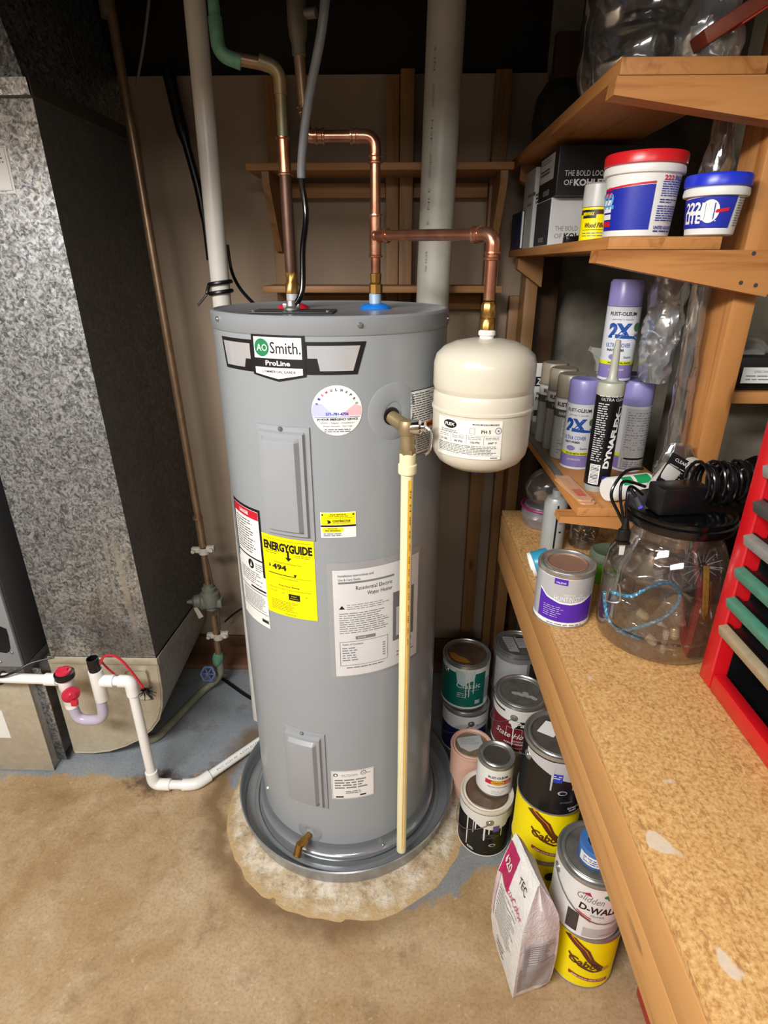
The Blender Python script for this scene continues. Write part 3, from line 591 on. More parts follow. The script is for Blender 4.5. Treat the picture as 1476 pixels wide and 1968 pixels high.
q = MB(); q.ball(hp(26.5, .061, .012), .004, CHROME); T.part('screw', q)
q = MB(); q.ball(hp(-56, .16, .002), .004, WHITE); T.part('screw', q)
# ================================================================== copper pipes above the heater
def fit(q, p, d, mat, r=.0125, l=.026):
    """a solder fitting: sleeve with rolled ends"""
    p = Vector(p); d = Vector(d).normalized(); a = p - d * l / 2
    q.lathe([(r - .002, 0), (r + .0022, .001), (r + .0024, .004), (r + .0002, .006), (r + .0002, l - .006), (r + .0024, l - .004), (r + .0022, l - .001), (r - .002, l)], mat, seg=18, T=along(a, p))
RC = .0108; X1, X2, PYY = -.241, -.0545, 1.36
T = Thing('hot_water_pipe', 'copper hot water pipe rising from the red collar to a green oxidised elbow', 'pipe', (X1, PYY, 1.504))
q = MB(); q.lathe([(0, 0), (.015, 0), (.015, .020), (.012, .024), (.013, .044), (.0105, .046), (0, .046)], BRASS, (X1, PYY, 1.5035), 8); T.part('union', q)
q = MB(); q.cyl((X1, PYY, 1.545), (X1, PYY, 1.755), .0125, BROWNC, 18); T.part('lower_pipe', q, label='dark brown lower length')
q = MB(); fit(q, (X1, PYY, 1.765), (0, 0, 1), COPPER, .0128, .07); T.part('coupling', q)
q = MB(); q.cyl((X1, PYY, 1.79), (X1, PYY, 1.875), RC, PATINA, 18); T.part('upper_pipe', q)
E1 = Vector((X1, PYY, 1.90)); E2 = Vector((-.338, 1.335, 1.925)); E3 = Vector((-.352, 1.335, 2.34))
q = MB(); q.tube(fillet([E1 + Vector((0, 0, -.03)), E1 + Vector((0, 0, .012)), E1 + (E2 - E1).normalized() * .04 + Vector((0, 0, .012))], .03), .0128, PATINA, 16); T.part('elbow', q)
q = MB(); q.cyl(E1 + Vector((-.02, -.005, .017)), E2, RC, OLDCOP, 16); T.part('cross_pipe', q)
q = MB(); q.tube(fillet([E2 + (E1 - E2).normalized() * .03, E2 + Vector((-.012, 0, .004)), E2 + Vector((-.013, 0, .06))], .03), .013, GREENC, 16); T.part('elbow', q, label='green oxidised elbow')
q = MB(); q.cyl(E2 + Vector((-.013, 0, .05)), E3, RC, GREENC, 16); T.part('riser', q, label='green oxidised riser')
T = Thing('cold_water_pipe', 'copper cold water pipe with a tee rising from the blue collar', 'pipe', (X2, PYY, 1.504))
q = MB(); q.lathe([(0, 0), (.015, 0), (.015, .018), (.0115, .022), (.013, .040), (.0105, .042), (0, .042)], BRASS, (X2, PYY, 1.5035), 8); T.part('union', q)
ZT = 1.618; ZE = 1.80
q = MB(); q.cyl((X2, PYY, 1.54), (X2, PYY, ZE - .02), RC, COPPER, 18); T.part('riser', q)
TK = Vector((.167, 1.15, 0)); ze = 1.612
q = MB(); fit(q, (X2, PYY, ZT), (0, 0, 1), COPPER, .0130, .085); bd = Vector((TK.x - X2, TK.y - PYY, 0)).normalized(); fit(q, Vector((X2, PYY, ZT)) + bd * .02, bd, COPPER, .0128, .034); T.part('tee', q)
B1 = Vector((TK.x, TK.y, ze))
q = MB(); q.cyl(Vector((X2, PYY, ZT)) + bd * .03, B1 - bd * .03, RC, COPPER, 18); T.part('branch_pipe', q)
q = MB(); q.tube(fillet([B1 - bd * .04, B1, B1 - Vector((0, 0, .04))], .028), .0128, COPPER, 16); fit(q, B1 - bd * .038, bd, COPPER, .0128, .016); fit(q, B1 - Vector((0, 0, .036)), (0, 0, 1), COPPER, .0128, .016); T.part('elbow', q)
q = MB(); q.cyl(B1 - Vector((0, 0, .036)), (TK.x, TK.y, 1.50), RC, COPPER, 18); T.part('drop_pipe', q)
q = MB(); q.lathe([(.0, 0), (.0145, 0), (.0145, .018), (.012, .021), (.0145, .024), (.0145, .044), (.0105, .050), (0, .05)], BRASS, (TK.x, TK.y, 1.4475), 8); T.part('adapter', q)
q = MB(); q.tube(fillet([(X2, PYY, ZE - .045), (X2, PYY, ZE), (X2 - .045, PYY, ZE)], .028), .0128, COPPER, 16); fit(q, (X2, PYY, ZE - .04), (0, 0, 1), COPPER, .0128, .018); fit(q, (X2 - .042, PYY, ZE), (1, 0, 0), COPPER, .0128, .018); T.part('elbow', q)
q = MB(); q.cyl((X2 - .04, PYY, ZE), (-.165, PYY, ZE), RC, COPPER, 18); T.part('cross_pipe', q)
q = MB(); q.tube(fillet([(-.160, PYY, ZE), (-.196, PYY, ZE), (-.1975, 1.372, ZE + .05)], .028), .0128, COPPER, 16); fit(q, (-.166, PYY, ZE), (1, 0, 0), COPPER, .0128, .02); fit(q, (-.1975, 1.372, ZE + .046), (0, 0, 1), COPPER, .0128, .018); T.part('elbow', q)
q = MB(); q.cyl((-.1975, 1.372, ZE + .04), (-.203, 1.375, 1.94), RC, OLDCOP, 18); T.part('upper_pipe', q)
q = MB(); q.lathe([(.0108, 0), (.0135, .002), (.0135, .02), (.017, .03), (.019, .05), (.019, .09), (.014, .1), (.0115, .13), (.0115, .36), (0, .36)], M('old_valve_grey', '#6c675c', .55, metal=.4, var=.2), (-.203, 1.375, 1.935), 14); q.cyl((-.203, 1.375, 2.0), (-.165, 1.365, 2.0), .009, M('old_valve_grey', '#6c675c'), 10); T.part('valve', q, label='grey old stop valve')
# ================================================================== expansion tank
T = Thing('expansion_tank', 'cream steel expansion tank hanging below the copper branch right of the water heater', 'expansion tank', (TK.x, TK.y, 1.16))
q = MB(); q.lathe([(0, 1.171), (.035, 1.173), (.065, 1.180), (.085, 1.193), (.095, 1.209), (.098, 1.228), (.0983, 1.297), (.1008, 1.299), (.1010, 1.303), (.0985, 1.306), (.0985, 1.328), (.0955, 1.334), (.0985, 1.341), (.0995, 1.345), (.0995, 1.385), (.095, 1.402), (.081, 1.416), (.06, 1.425), (.03, 1.431), (0, 1.432)], CREAM, (TK.x, TK.y, 0), 72); T.part('tank_shell', q)
q = MB(); q.lathe([(.0, 0), (.014, 0), (.0135, .006), (.0165, .008), (.0165, .014), (.012, .018), (0, .018)], M('thread_tape', '#e6e4dc', .6), (TK.x, TK.y, 1.430), 16); T.part('threaded_neck', q, label='neck wrapped in white thread tape')
q = MB(); q.cyl((TK.x - .004, TK.y - .004, 1.1725), (TK.x - .004, TK.y - .004, 1.158), .006, M('blue_valve_cap', '#2a2f9e', .4), 10); T.part('air_valve', q)
d = Decal(cylmap((TK.x, TK.y, 0), .0986, -21, 1.2555)); d.rect(-.072, -.0375, .064, .0375, M('label_cream_white', '#e6e4da', .4), 0)
d.ell(-.040, .026, .0155, .008, BLACK, 1); d.text('FLEX', -.040, .026, .006, WHITE, 2, w=.022, bold=.03); d.lines(-.062, .009, -.022, .016, 2, GREYP, 1, .5, .1); d.text('MODEL/MODELO/MODELE', .032, .0305, .0032, BLACK, 1, w=.05, bold=.02)
d.frame(.002, .012, .012, .023, .0006, GREYP, 1); d.text('PH 5', .033, .017, .0065, BLACK, 1, w=.018, bold=.02); d.ell(.056, .019, .0065, .0065, GREYP, 1); d.ell(.056, .019, .005, .005, WHITE, 2); d.ell(.056, .019, .002, .002, GREYP, 3)
d.rect(-.070, .0085, .060, .0089, GREYP, 1)
for k, t in enumerate(('2.1 GAL', '40 PSI', '150 PSI', '200° F')):
    a = -.069 + .033 * k; d.lines(a + .003, .0005, a + .029, .007, 2, GREYP, 1, .35, .1); d.text(t, a + .016, -.0045, .0040, BLACK, 1, w=.017, bold=.02)
    if k: d.rect(a - .0006, -.009, a, .0085, GREYP, 1)
d.lines(-.069, -.029, .056, -.0105, 6, GREYP, 1, .5, .1); d.rect(-.07, -.0305, .06, -.0301, GREYP, 1); d.lines(.044, -.0365, .058, -.032, 1, GREYP, 1, .5); T.part('label', d.mb)
# ================================================================== stacks and other verticals
T = Thing('drain_stack', 'thick aged white plastic drain stack behind the water heater', 'pipe', (.1, 1.745, 0))
q = MB(); q.cyl((.066, 1.745, 0.0), (.108, 1.745, 2.35), .0465, OLDPVC, 40); st = T.part('stack_pipe', q)
d = Decal(lambda u_, v_, w_: (.066 + .042 * v_ / 2.35 + (.0467 + w_) * math.cos(R(-122) + u_ / .0465), 1.745 + (.0467 + w_) * math.sin(R(-122) + u_ / .0465), v_))
z = 2.02
while z > 1.5:
    d.text(random.choice(['PVC DWV', 'ASTM D2665', '3 IN', 'SCH 40', 'NSF']), 0, z, .006, GREYP, 0, rot=-90, w=.05); z -= .075
T.part('pipe_print', d.mb, st)
T = Thing('white_riser_pipe', 'slim white plastic riser pipe behind the left edge of the water heater', 'pipe', (-.51, 1.62, 0))
q = MB(); q.cyl((-.512, 1.66, 0.0), (-.4645, 1.62, 2.35), .0245, M('riser_white', '#cfccc4', .32, var=.06, vs=10), 28); T.part('pipe', q)
T = Thing('cable_tie', 'pair of black cable ties round the slim white riser pipe', 'cable tie', (-.485, 1.635, 1.50))
for z in (1.517, 1.494):
    c = Vector((-.4815, 1.634, z)); q = MB(); q.tube([c + Vector((.0285 * math.cos(a), .0285 * math.sin(a), .004 * math.cos(a))) for a in [2 * math.pi * k / 28 for k in range(28)]], .0055, BLK, 8, closed=True); T.part('loop', q)
q = MB(); q.tube(spline([(-.507, 1.622, 1.515), (-.512, 1.612, 1.495), (-.515, 1.612, 1.488), (-.538, 1.60, 1.462)], 5), [.005] * 8 + [.003] * 8, BLK, 8); T.part('tail', q)
q = MB(); pw = spline([aY(437, 470, 1.70), aY(445, 520, 1.70), aY(462, 555, 1.66), aY(490, 586, 1.61)], 6); q.tube(pw, .0045, BLK, 8); solo('black_cable', 'thin black cable running down behind the white riser to the heater top', 'cable', q, tuple(pw[0]))
pw = spline([aY(630, -60, 1.25), aY(618, 60, 1.25), aY(592, 200, 1.27), aY(579, 330, 1.29), aY(588, 410, 1.29), aY(582, 480, 1.27), aY(580, 560, 1.25), Vector((-.225, 1.25, 1.476))], 8)
T = Thing('heater_power_cable', 'power cable looping down to the heater junction cover, grey above and black below', 'cable', tuple(pw[-1]))
q = MB(); q.tube(pw[:26], .0085, M('grey_cable_sheath', '#6f7174', .4), 10); T.part('sheath', q, label='grey upper sheath')
q = MB(); q.tube(pw[25:], .0062, BLKG, 10); T.part('cord', q); q = MB(); q.lathe([(.017, 0), (.017, .004), (.012, .008), (.011, .018), (0, .018)], STEEL, (-.225, 1.25, 1.4755), 16); q.box(-.242, -.208, 1.244, 1.256, 1.480, 1.488, STEEL, .001); T.part('cable_clamp', q)
q = MB(); pw = [aY(322, 130, 1.96), aY(345, 230, 1.96), aY(385, 380, 1.96), aY(402, 500, 1.96)]; q.tube(spline(pw, 6), [.018] * 8 + [.012] * 6 + [.008] * 5, BLK, 10); solo('pipe_insulation', 'black foam insulation strip slanting down the back wall behind the white riser', 'insulation', q, tuple(pw[0]))
q = MB(); pw = spline([aY(290, -30, 1.9), aY(277, 80, 1.9), aY(262, 165, 1.9)], 6); q.tube(pw, .004, M('grey_wire', '#77777a', .4), 8); solo('grey_wire', 'short grey wire end hanging from the dark ceiling near the duct', 'wire', q, tuple(pw[0]))
# ================================================================== gas line at the left
T = Thing('gas_pipe', 'old copper line with bronze regulator and stop valve beside the duct', 'pipe', (-.72, 1.85, .0))
gp = lambda x, y: aY(x, y, 1.80); q = MB(); q.cyl(gp(205, -20) + Vector((0, 0, .06)), gp(382, 1000), .0125, OLDCOP, 16); T.part('riser', q)
q = MB(); q.cyl(gp(202, 0), gp(208, 34), .017, M('old_valve_grey', '#6c675c'), 14); T.part('coupling', q); q = MB(); q.cyl(gp(381, 992), gp(390, 1050), .0138, OLDCOP, 16); fit(q, gp(380, 995), gp(381, 1000) - gp(380, 990), OLDCOP, .0145, .012); T.part('coupling', q)
def clamp(px, py):
    c = gp(px, py); q = MB(); ct = M('painted_clamp', '#b8b2a4', .6); q.lathe([(.013, -.012), (.019, -.011), (.019, .011), (.013, .012)], ct, tuple(c), 12); q.box(c.x - .042, c.x - .012, c.y - .012, c.y + .006, c.z - .006, c.z + .014, ct, .003); q.box(c.x + .012, c.x + .04, c.y - .012, c.y + .006, c.z - .001, c.z + .020, ct, .003); q.cyl((c.x + .03, c.y - .02, c.z + .01), (c.x + .03, c.y + .01, c.z + .01), .008, ct, 8); q.cyl((c.x - .034, c.y - .02, c.z + .003), (c.x - .034, c.y + .01, c.z + .003), .007, ct, 8); T.part('ground_clamp', q)
clamp(392, 1058); clamp(420, 1222)
q = MB(); q.cyl(gp(390, 1055), gp(400, 1125), .0115, OLDCOP, 14); T.part('lower_pipe', q)
q = MB(); a = gp(400, 1122); b_ = gp(410, 1185); dv = (b_ - a); q.lathe([(0, 0), (.018, .002), (.018, .012), (.026, .016), (.026, .03), (.034, .036), (.038, .06), (.034, .086), (.024, .094), (.024, .104), (.014, .108), (0, .108)], IRON, seg=16, T=along(a, b_)); c = a + dv * .5
q.lathe([(0, 0), (.034, 0), (.034, .02), (.026, .026), (.022, .045), (.010, .052), (.006, .07), (0, .07)], IRON, seg=16, T=along(c + Vector((-.015, 0, 0)), c + Vector((-.1, -.03, .008)))); q.box(c.x + .02, c.x + .045, c.y - .02, c.y + .012, c.z - .02, c.z + .012, IRON, .004); T.part('regulator', q, label='bulky green-grey bronze regulator')
q = MB(); tg = c + Vector((-.058, -.025, -.02)); q.prism([(tg.x, tg.z), (tg.x + .012, tg.z + .01), (tg.x + .032, tg.z - .035), (tg.x + .014, tg.z - .045)], 'xz', tg.y, tg.y + .001, M('paper_tag', '#b9b2a0', .7)); T.part('tag', q)
q = MB(); q.tube(spline([gp(398, 1075), gp(408, 1120), gp(418, 1165), gp(422, 1210)], 6), .0045, M('bond_wire', '#4a4438', .5), 8); T.part('ground_wire', q)
q = MB(); a = gp(410, 1180); b_ = gp(421, 1262); q.cyl(a, b_, .0125, OLDCOP, 14); T.part('lower_pipe', q)
el = gp(424, 1290); el.z = max(el.z, .05); q = MB(); q.lathe([(0, 0), (.015, 0), (.02, .008), (.022, .03), (.018, .05), (.014, .056), (0, .056)], GREENC, seg=14, T=along(gp(420, 1255), gp(417, 1288))); T.part('stop_valve', q, label='pale green valve body')
hw = gp(405, 1284); hw.y -= .035; q = MB(); hm = M('blue_handwheel', '#5b6b96', .5, var=.2); Th = Matrix.Translation(hw) @ Matrix.Rotation(R(62), 4, 'X') @ Matrix.Rotation(R(-8), 4, 'Y')
q.tube([Th @ Vector((.027 * (1 + .07 * math.cos(6 * t)) * math.cos(t), .027 * (1 + .07 * math.cos(6 * t)) * math.sin(t), 0)) for t in [2 * math.pi * k / 36 for k in range(36)]], .0045, hm, 8, closed=True)
for k in range(6): q.cyl(Th @ Vector((0, 0, 0)), Th @ Vector((.026 * math.cos(k * math.pi / 3), .026 * math.sin(k * math.pi / 3), 0)), .003, hm, 6)
q.cyl(Th @ Vector((0, 0, -.02)), Th @ Vector((0, 0, .006)), .007, hm, 10); T.part('handwheel', q, label='blue handwheel')
q = MB(); q.tube(fillet([gp(421, 1258), gp(425, 1300), aZ(395, 1322, .02), aZ(296, 1424, .016), Vector((-.93, 1.53, .016))], .05, 8), .0135, M('verdigris_line', '#8a8b74', .6, metal=.2, var=.25), 14); T.part('floor_line', q, label='grey-green line running along the floor')
q = MB(); pw = spline([aZ(428, 1305, .02), aZ(470, 1335, .012), aZ(500, 1352, .008)], 6); q.tube(pw, .006, BLK, 8); solo('black_hose', 'black hose lying on the grey floor between the gas valve and the heater', 'hose', q, tuple(pw[0]))
q = MB(); pw = spline([aY(432, 1195, 1.96), aY(452, 1178, 1.96), aY(485, 1158, 1.96)], 5); q.tube(pw, .0035, BLK, 8); solo('wall_wire', 'thin black wire on the beige wall between the gas line and the heater', 'wire', q, tuple(pw[0]))
# ================================================================== duct, boot and furnace at the left
def hexa(q, b, t, mat):
    """b, t: four (x, y, z) corners bottom and top, counter-clockwise from front left"""
    q.add(list(b) + list(t), [(3, 2, 1, 0), (4, 5, 6, 7), (0, 1, 5, 4), (1, 2, 6, 5), (2, 3, 7, 6), (3, 0, 4, 7)], mat); return q
T = Thing('supply_duct', 'tall galvanised sheet metal duct with a mineral streak, at the left edge', 'duct', (-.93, 1.7, .43))
q = MB(); q.add([(-1.09, 1.45, .43), (-.756, 1.45, .43), (-.789, 1.45, 1.89), (-1.09, 1.45, 1.89)], [(0, 1, 2, 3)], GALV); q.add([(-1.09, 1.452, .43), (-.757, 1.452, .43), (-.79, 1.452, 1.89), (-1.09, 1.452, 1.89)], [(3, 2, 1, 0)], GALV); T.part('front_panel', q)
q = MB(); hexa(q, [(-1.09, 1.4525, .43), (-.756, 1.4525, .43), (-.778, 1.99, .36), (-1.09, 1.99, .36)], [(-1.09, 1.4525, 1.89), (-.789, 1.4525, 1.89), (-.792, 1.99, 1.89), (-1.09, 1.99, 1.89)], GALV_D); T.part('side_panel', q, label='dusty side of the duct, darkened for shade')
q = MB(); hexa(q, [(-1.09, 1.446, 1.892), (-.790, 1.446, 1.892), (-.790, 1.447, 1.892), (-1.09, 1.447, 1.892)], [(-1.09, 1.444, 1.924), (-.792, 1.444, 1.924), (-.792, 1.447, 1.924), (-1.09, 1.447, 1.924)], GALV)
hexa(q, [(-1.09, 1.442, 1.888), (-.786, 1.442, 1.888), (-.786, 1.99, 1.888), (-1.09, 1.99, 1.888)], [(-1.09, 1.442, 1.892), (-.786, 1.442, 1.892), (-.786, 1.99, 1.892), (-1.09, 1.99, 1.892)], GALV_D); T.part('drive_cleat', q)
q = MB(); hexa(q, [(-.790, 1.45, 1.892), (-.786, 1.45, 1.892), (-.786, 1.985, 1.892), (-.790, 1.985, 1.892)], [(-.790, 1.45, 1.924), (-.788, 1.45, 1.924), (-.788, 1.985, 1.924), (-.790, 1.985, 1.924)], M('cleat_side', '#4a463e', .5, metal=.3)); T.part('side_cleat', q)
q = MB(); hexa(q, [(-1.09, 1.448, 1.894), (-.792, 1.448, 1.894), (-.792, 1.985, 1.894), (-1.09, 1.985, 1.894)], [(-1.12, 1.47, 2.34), (-.90, 1.47, 2.34), (-.88, 1.985, 2.34), (-1.12, 1.985, 2.34)], GALV); T.part('upper_plenum', q)
d = Decal(planemap((-1.0895, 1.4497, 1.70), (1, 0, 0), (0, 0, 1))); pa, pb_ = aY(0, 372, 1.449), aY(30, 290, 1.449)
x1 = aY(31, 372, 1.449).x + 1.0895; d.rect(0.10, pa.z - 1.70, x1, aY(12, 280, 1.449).z - 1.70, WHITE, 0); zz = pa.z - 1.70; d.frame(.11, zz + .006, x1 - .005, zz + .09, .0008, GREYP, 1)
d.lines(x1 - .05, zz + .05, x1 - .012, zz + .08, 4, GREYP, 1, .4); d.lines(x1 - .05, zz + .002, x1 - .01, zz + .005, 1, GREYP, 1, .5); T.part('paper_label', d.mb, label='white paper label')
prof = [(-.754, .41), (-.757, .30), (-.766, .235), (-.785, .178), (-.818, .132), (-.865, .09), (-.921, .057), (-.98, .034), (-1.036, .024), (-1.10, .0235), (-1.10, .41)]
T = Thing('duct_boot', 'tan dusty sheet metal boot with a rounded bottom under the duct', 'duct', (-.93, 1.7, .022))
q = MB(); q.prism([(x - .004, z + .002) for x, z in prof], 'xz', 1.4515, 1.453, BOOT); T.part('front_plate', q)
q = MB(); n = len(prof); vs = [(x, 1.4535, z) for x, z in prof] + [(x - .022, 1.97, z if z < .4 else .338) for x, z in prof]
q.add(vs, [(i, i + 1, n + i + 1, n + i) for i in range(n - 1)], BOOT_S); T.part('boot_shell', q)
q = MB(); q.tube([(x, 1.4515, z) for x, z in prof[:-1]], .003, BOOT, 8); T.part('front_bead', q)
q = MB(); q.box(-1.10, -.7505, 1.444, 1.4505, .404, .4285, BOOT, .0015); T.part('front_flange', q)
q = MB(); hexa(q, [(-.753, 1.4535, .404), (-.749, 1.4535, .404), (-.770, 1.97, .333), (-.774, 1.97, .333)], [(-.753, 1.4535, .4285), (-.749, 1.4535, .4285), (-.770, 1.97, .357), (-.774, 1.97, .357)], BOOT_S); T.part('side_flange', q)
q = MB(); q.box(-.86, -.79, 1.447, 1.4512, .27, .385, BOOT, .012); T.part('stiffener', q)
FG = M('furnace_grey', '#85878a', .42, var=.03); FGD = M('furnace_shaded_side', '#3f4042', .5, var=.05)  # side grey is a darker copy with the unlit side's shade painted in
T = Thing('furnace', 'grey furnace cabinet with a black slot at the bottom left, on a tan metal base', 'furnace', (-1.37, 1.67, 0))
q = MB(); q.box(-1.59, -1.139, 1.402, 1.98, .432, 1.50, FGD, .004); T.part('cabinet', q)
q = MB(); q.box(-1.59, -1.141, 1.388, 1.4015, .432, 1.50, FG, .004); door = T.part('front_door', q)
sl = [(p.x, p.z) for p in [aY(x, y, 1.387) for x, y in ((-70, 1252), (0, 1253), (12, 1255), (18, 1252), (20, 1246), (16, 1222), (12, 1209), (0, 1204), (-70, 1200))]]
q = MB(); q.prism(sl, 'xz', 1.386, 1.3878, BLK); T.part('vent_slot', q, door)
for x, z in ((-1.16, .487), (-1.205, .452)):
    q = MB(); q.ball((x, 1.387, z), .005, STEEL, (1, .5, 1), 10); T.part('screw', q, door)
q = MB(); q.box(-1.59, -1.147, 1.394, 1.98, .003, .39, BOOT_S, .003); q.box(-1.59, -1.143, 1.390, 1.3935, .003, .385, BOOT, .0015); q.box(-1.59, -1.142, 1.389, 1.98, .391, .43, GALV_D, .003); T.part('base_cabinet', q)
q = MB(); q.box(-1.1465, -1.1175, 1.424, 1.428, .02, .40, GALV, .0008); q.box(-1.1465, -1.1435, 1.4285, 1.46, .02, .40, GALV_D, .0008); T.part('angle_strip', q)
d = Decal(planemap((-1.30, 1.3898, .12), (1, 0, 0), (0, 0, 1))); pA = aY(0, 1372, 1.39); pB = aY(22, 1418, 1.39); d.poly([(0, pB.z - .12), (pB.x + 1.30, pB.z - .12), (aY(3, 1365, 1.39).x + 1.30, aY(3, 1365, 1.39).z - .12), (0, aY(3, 1365, 1.39).z - .12)], WHITE, 0); d.lines(.06, pB.z - .116, pB.x + 1.29, pB.z - .10, 2, GREYP, 1, .4); T.part('paper_label', d.mb, label='white paper label')
# ------------------------------------------------------------------ condensate drain
Y0 = 1.33; T = Thing('condensate_drain', 'white plastic condensate drain with a clear U trap in front of the duct boot', 'drain pipe', (-.87, Y0, .02))
rp = .0145
q = MB(); q.cyl((-1.55, Y0, .446), (-.98, Y0, .437), rp, PVC, 20); T.part('inlet_pipe', q)
q = MB(); q.lathe([(rp, 0), (.0185, .001), (.0185, .036), (rp, .037)], PVC, seg=20, T=along((-1.035, Y0, .438), (-.9, Y0, .436))); q.lathe([(.0, 0), (.0185, 0), (.0195, .002), (.0195, .055), (.0215, .058), (.0215, .094), (0, .094)], PVC, (-.977, Y0, .352), 24); q.lathe([(rp, 0), (.0185, .001), (.0185, .02)], PVC, (-.977, Y0, .338), 24); q.cyl((-.977, Y0, .405), (-.960, Y0 - .018, .403), .017, PVC, 18); T.part('inlet_tee', q)
RC_ = M('red_cap_plastic', '#c2263e', .3, var=.06)
q = MB(); q.lathe([(.0, 0), (.027, 0), (.028, .003), (.028, .017), (.024, .019), (0, .019)], BLK, (-.975, Y0, .446), 28); cr = T.part('cap_ring', q)
q = MB(); q.lathe([(.0, 0), (.022, 0), (.0215, .006), (.012, .010), (0, .010)], RC_, (-.975, Y0, .4655), 24); q.box(-.990, -.960, Y0 - .004, Y0 + .004, .470, .481, RC_, .002); T.part('red_cap', q, label='red screw cap')
q = MB(); q.lathe([(0, 0), (.024, 0), (.025, .003), (.025, .010), (.016, .012), (.010, .018), (0, .018)], RC_, seg=20, T=along((-.959, Y0 - .019, .403), (-.935, Y0 - .045, .401))); q.prism([(-.957, .366), (-.94, .366), (-.937, .384), (-.955, .39)], 'xz', Y0 - .032, Y0 - .022, RC_); T.part('red_plug', q, label='red clean-out plug')
q = MB(); q.tube(fillet([(-.977, Y0, .345), (-.972, Y0, .285), (-.888, Y0, .285), (-.884, Y0, .372)], .045, 8), .0155, TRAPC, 18); T.part('u_trap', q, label='clear bluish U trap')
q = MB(); q.lathe([(.0, 0), (.0185, 0), (.0195, .002), (.0195, .108), (.0, .108)], PVC, (-.880, Y0, .366), 24); q.lathe([(rp, 0), (.0185, .001), (.0185, .038), (rp, .039)], PVC, seg=20, T=along((-.868, Y0, .436), (-.7, Y0, .436))); T.part('outlet_tee', q)
q = MB(); q.lathe([(.0165, 0), (.0165, .042), (.0145, .0425), (.0145, .012), (0, .012)], BLK, (-.880, Y0, .4745), 20); T.part('float_switch', q, label='black open-topped float switch')
q = MB(); q.cyl((-.835, Y0, .436), (-.80, Y0, .436), rp, PVC, 20); T.part('short_pipe', q)
XD = -.782
q = MB(); q.tube(fillet([(-.815, Y0, .436), (XD, Y0, .436), (XD, Y0, .388)], .026), .0185, PVC, 20); T.part('elbow', q)
XB = -.779
q = MB(); q.cyl((XD, Y0, .395), (XB, Y0, .06), rp, PVC, 20); T.part('drop_pipe', q)
q = MB(); q.tube(fillet([(XB, Y0, .078), (XB, Y0, .0215), (XB + .055, Y0, .0215)], .026), .0185, PVC, 20); T.part('elbow', q)
q = MB(); q.cyl((XB + .05, Y0, .0215), (-.655, Y0, .0215), rp, PVC, 20); T.part('floor_pipe', q)
F1 = Vector((-.640, Y0 + .004, .0215)); F2 = aZ(505, 1418, .03); F2.z = .0255; dF = (F2 - F1).normalized()
q = MB(); q.tube(fillet([F1 + Vector((-.045, -.004, 0)), F1, F1 + dF * .045], .03), .0185, PVC, 20); T.part('elbow', q)
q = MB(); fp = F1 + dF * .04; q.cyl(fp, F1 + dF * 1.0 * (F2 - F1).length * 1.0 + dF * .22, rp, PVC, 20); T.part('slanting_pipe', q)
d = Decal(lambda u_, v_, w_: tuple(fp + dF * u_ + (Vector((dF.y, -dF.x, 0)) * math.cos(.9 + v_ / rp) + Vector((0, 0, 1)) * math.sin(.9 + v_ / rp)) * (rp + w_)), .02); d.text('PVC SCH 40  ASTM D1785', .03, 0, .006, GREYP, 0, 'L', w=.17); T.part('pipe_print', d.mb)
T = Thing('float_switch_wire', 'red wire looping over the white drain elbow to a frayed black end', 'wire', (-.86, Y0 - .02, .50))
pw = [aY(*p, 1.312) for p in ((193, 1276), (198, 1264), (212, 1259), (232, 1268), (255, 1294), (268, 1312), (280, 1330))]
q = MB(); q.tube(spline(pw, 6), .0035, M('red_wire', '#b8202e', .35), 8); q.tube(spline([(-.866, Y0 + .014, .50), (-.862, Y0 + .03, .46), (-.83, Y0 + .035, .41), (-.79, Y0 + .03, .36)], 6), .003, M('red_wire', '#b8202e'), 8); T.part('loop', q)
q = MB()
for k in range(40):
    a = random.uniform(0, 6.28); b_ = random.uniform(-.5, 1); s_ = aY(278, 1328, 1.312); e_ = s_ + Vector((.028 * math.cos(a) * random.uniform(.5, 1) + .010, .018 * b_ - .008, .022 * math.sin(a) - .006)); q.cyl(s_, e_, .0022, BLK, 5, .001)
T.part('frayed_end', q, label='frayed black end')
q = MB(); pw = spline([(-1.55, Y0 - .02, .475), (-1.2, Y0 - .018, .458), (-1.12, Y0 - .016, .47), (-1.075, Y0 + .01, .487), (-1.02, Y0 + .04, .487)], 8); q.tube(pw, .0035, BLK, 8); q.tube([(-1.166 + .0, Y0 + .0185 * math.cos(t), .440 + .0185 * math.sin(t)) for t in [2 * math.pi * k / 16 for k in range(16)]], .0028, BLK, 6, closed=True); solo('control_wire', 'thin black wire tied along the white condensate inlet pipe', 'wire', q, tuple(pw[0]))
# ================================================================== shelving on the back wall
T = Thing('back_shelf', 'wooden shelf frame with two boards on the beige back wall behind the heater', 'shelf', (-.06, 1.9, 0))
def board(T, name, a, mat, bev=.0025, parent=None):
    q = MB(); q.box(*a, mat, bev); return T.part(name, q, parent)
for a in ((-.396, -.342, 1.955, 1.99, .09, 2.05), (-.047, -.008, 1.955, 1.99, .09, 2.05), (-.006, .034, 1.95, 1.99, .09, 2.064), (.262, .306, 1.955, 1.99, .09, 2.062)): board(T, 'upright', a, bwood_z)
board(T, 'shelf_board', (-.427, .305, 1.80, 1.953, 1.799, 1.818), bwood_x); board(T, 'shelf_board', (-.406, .298, 1.80, 1.953, 1.486, 1.505), bwood_x)
for x in (-.385, .27):
    q = MB(); q.prism([(1.803, 1.798), (1.953, 1.798), (1.953, 1.60), (1.93, 1.60), (1.803, 1.765)], 'yz', x, x + .02, bwood_z); T.part('bracket', q)
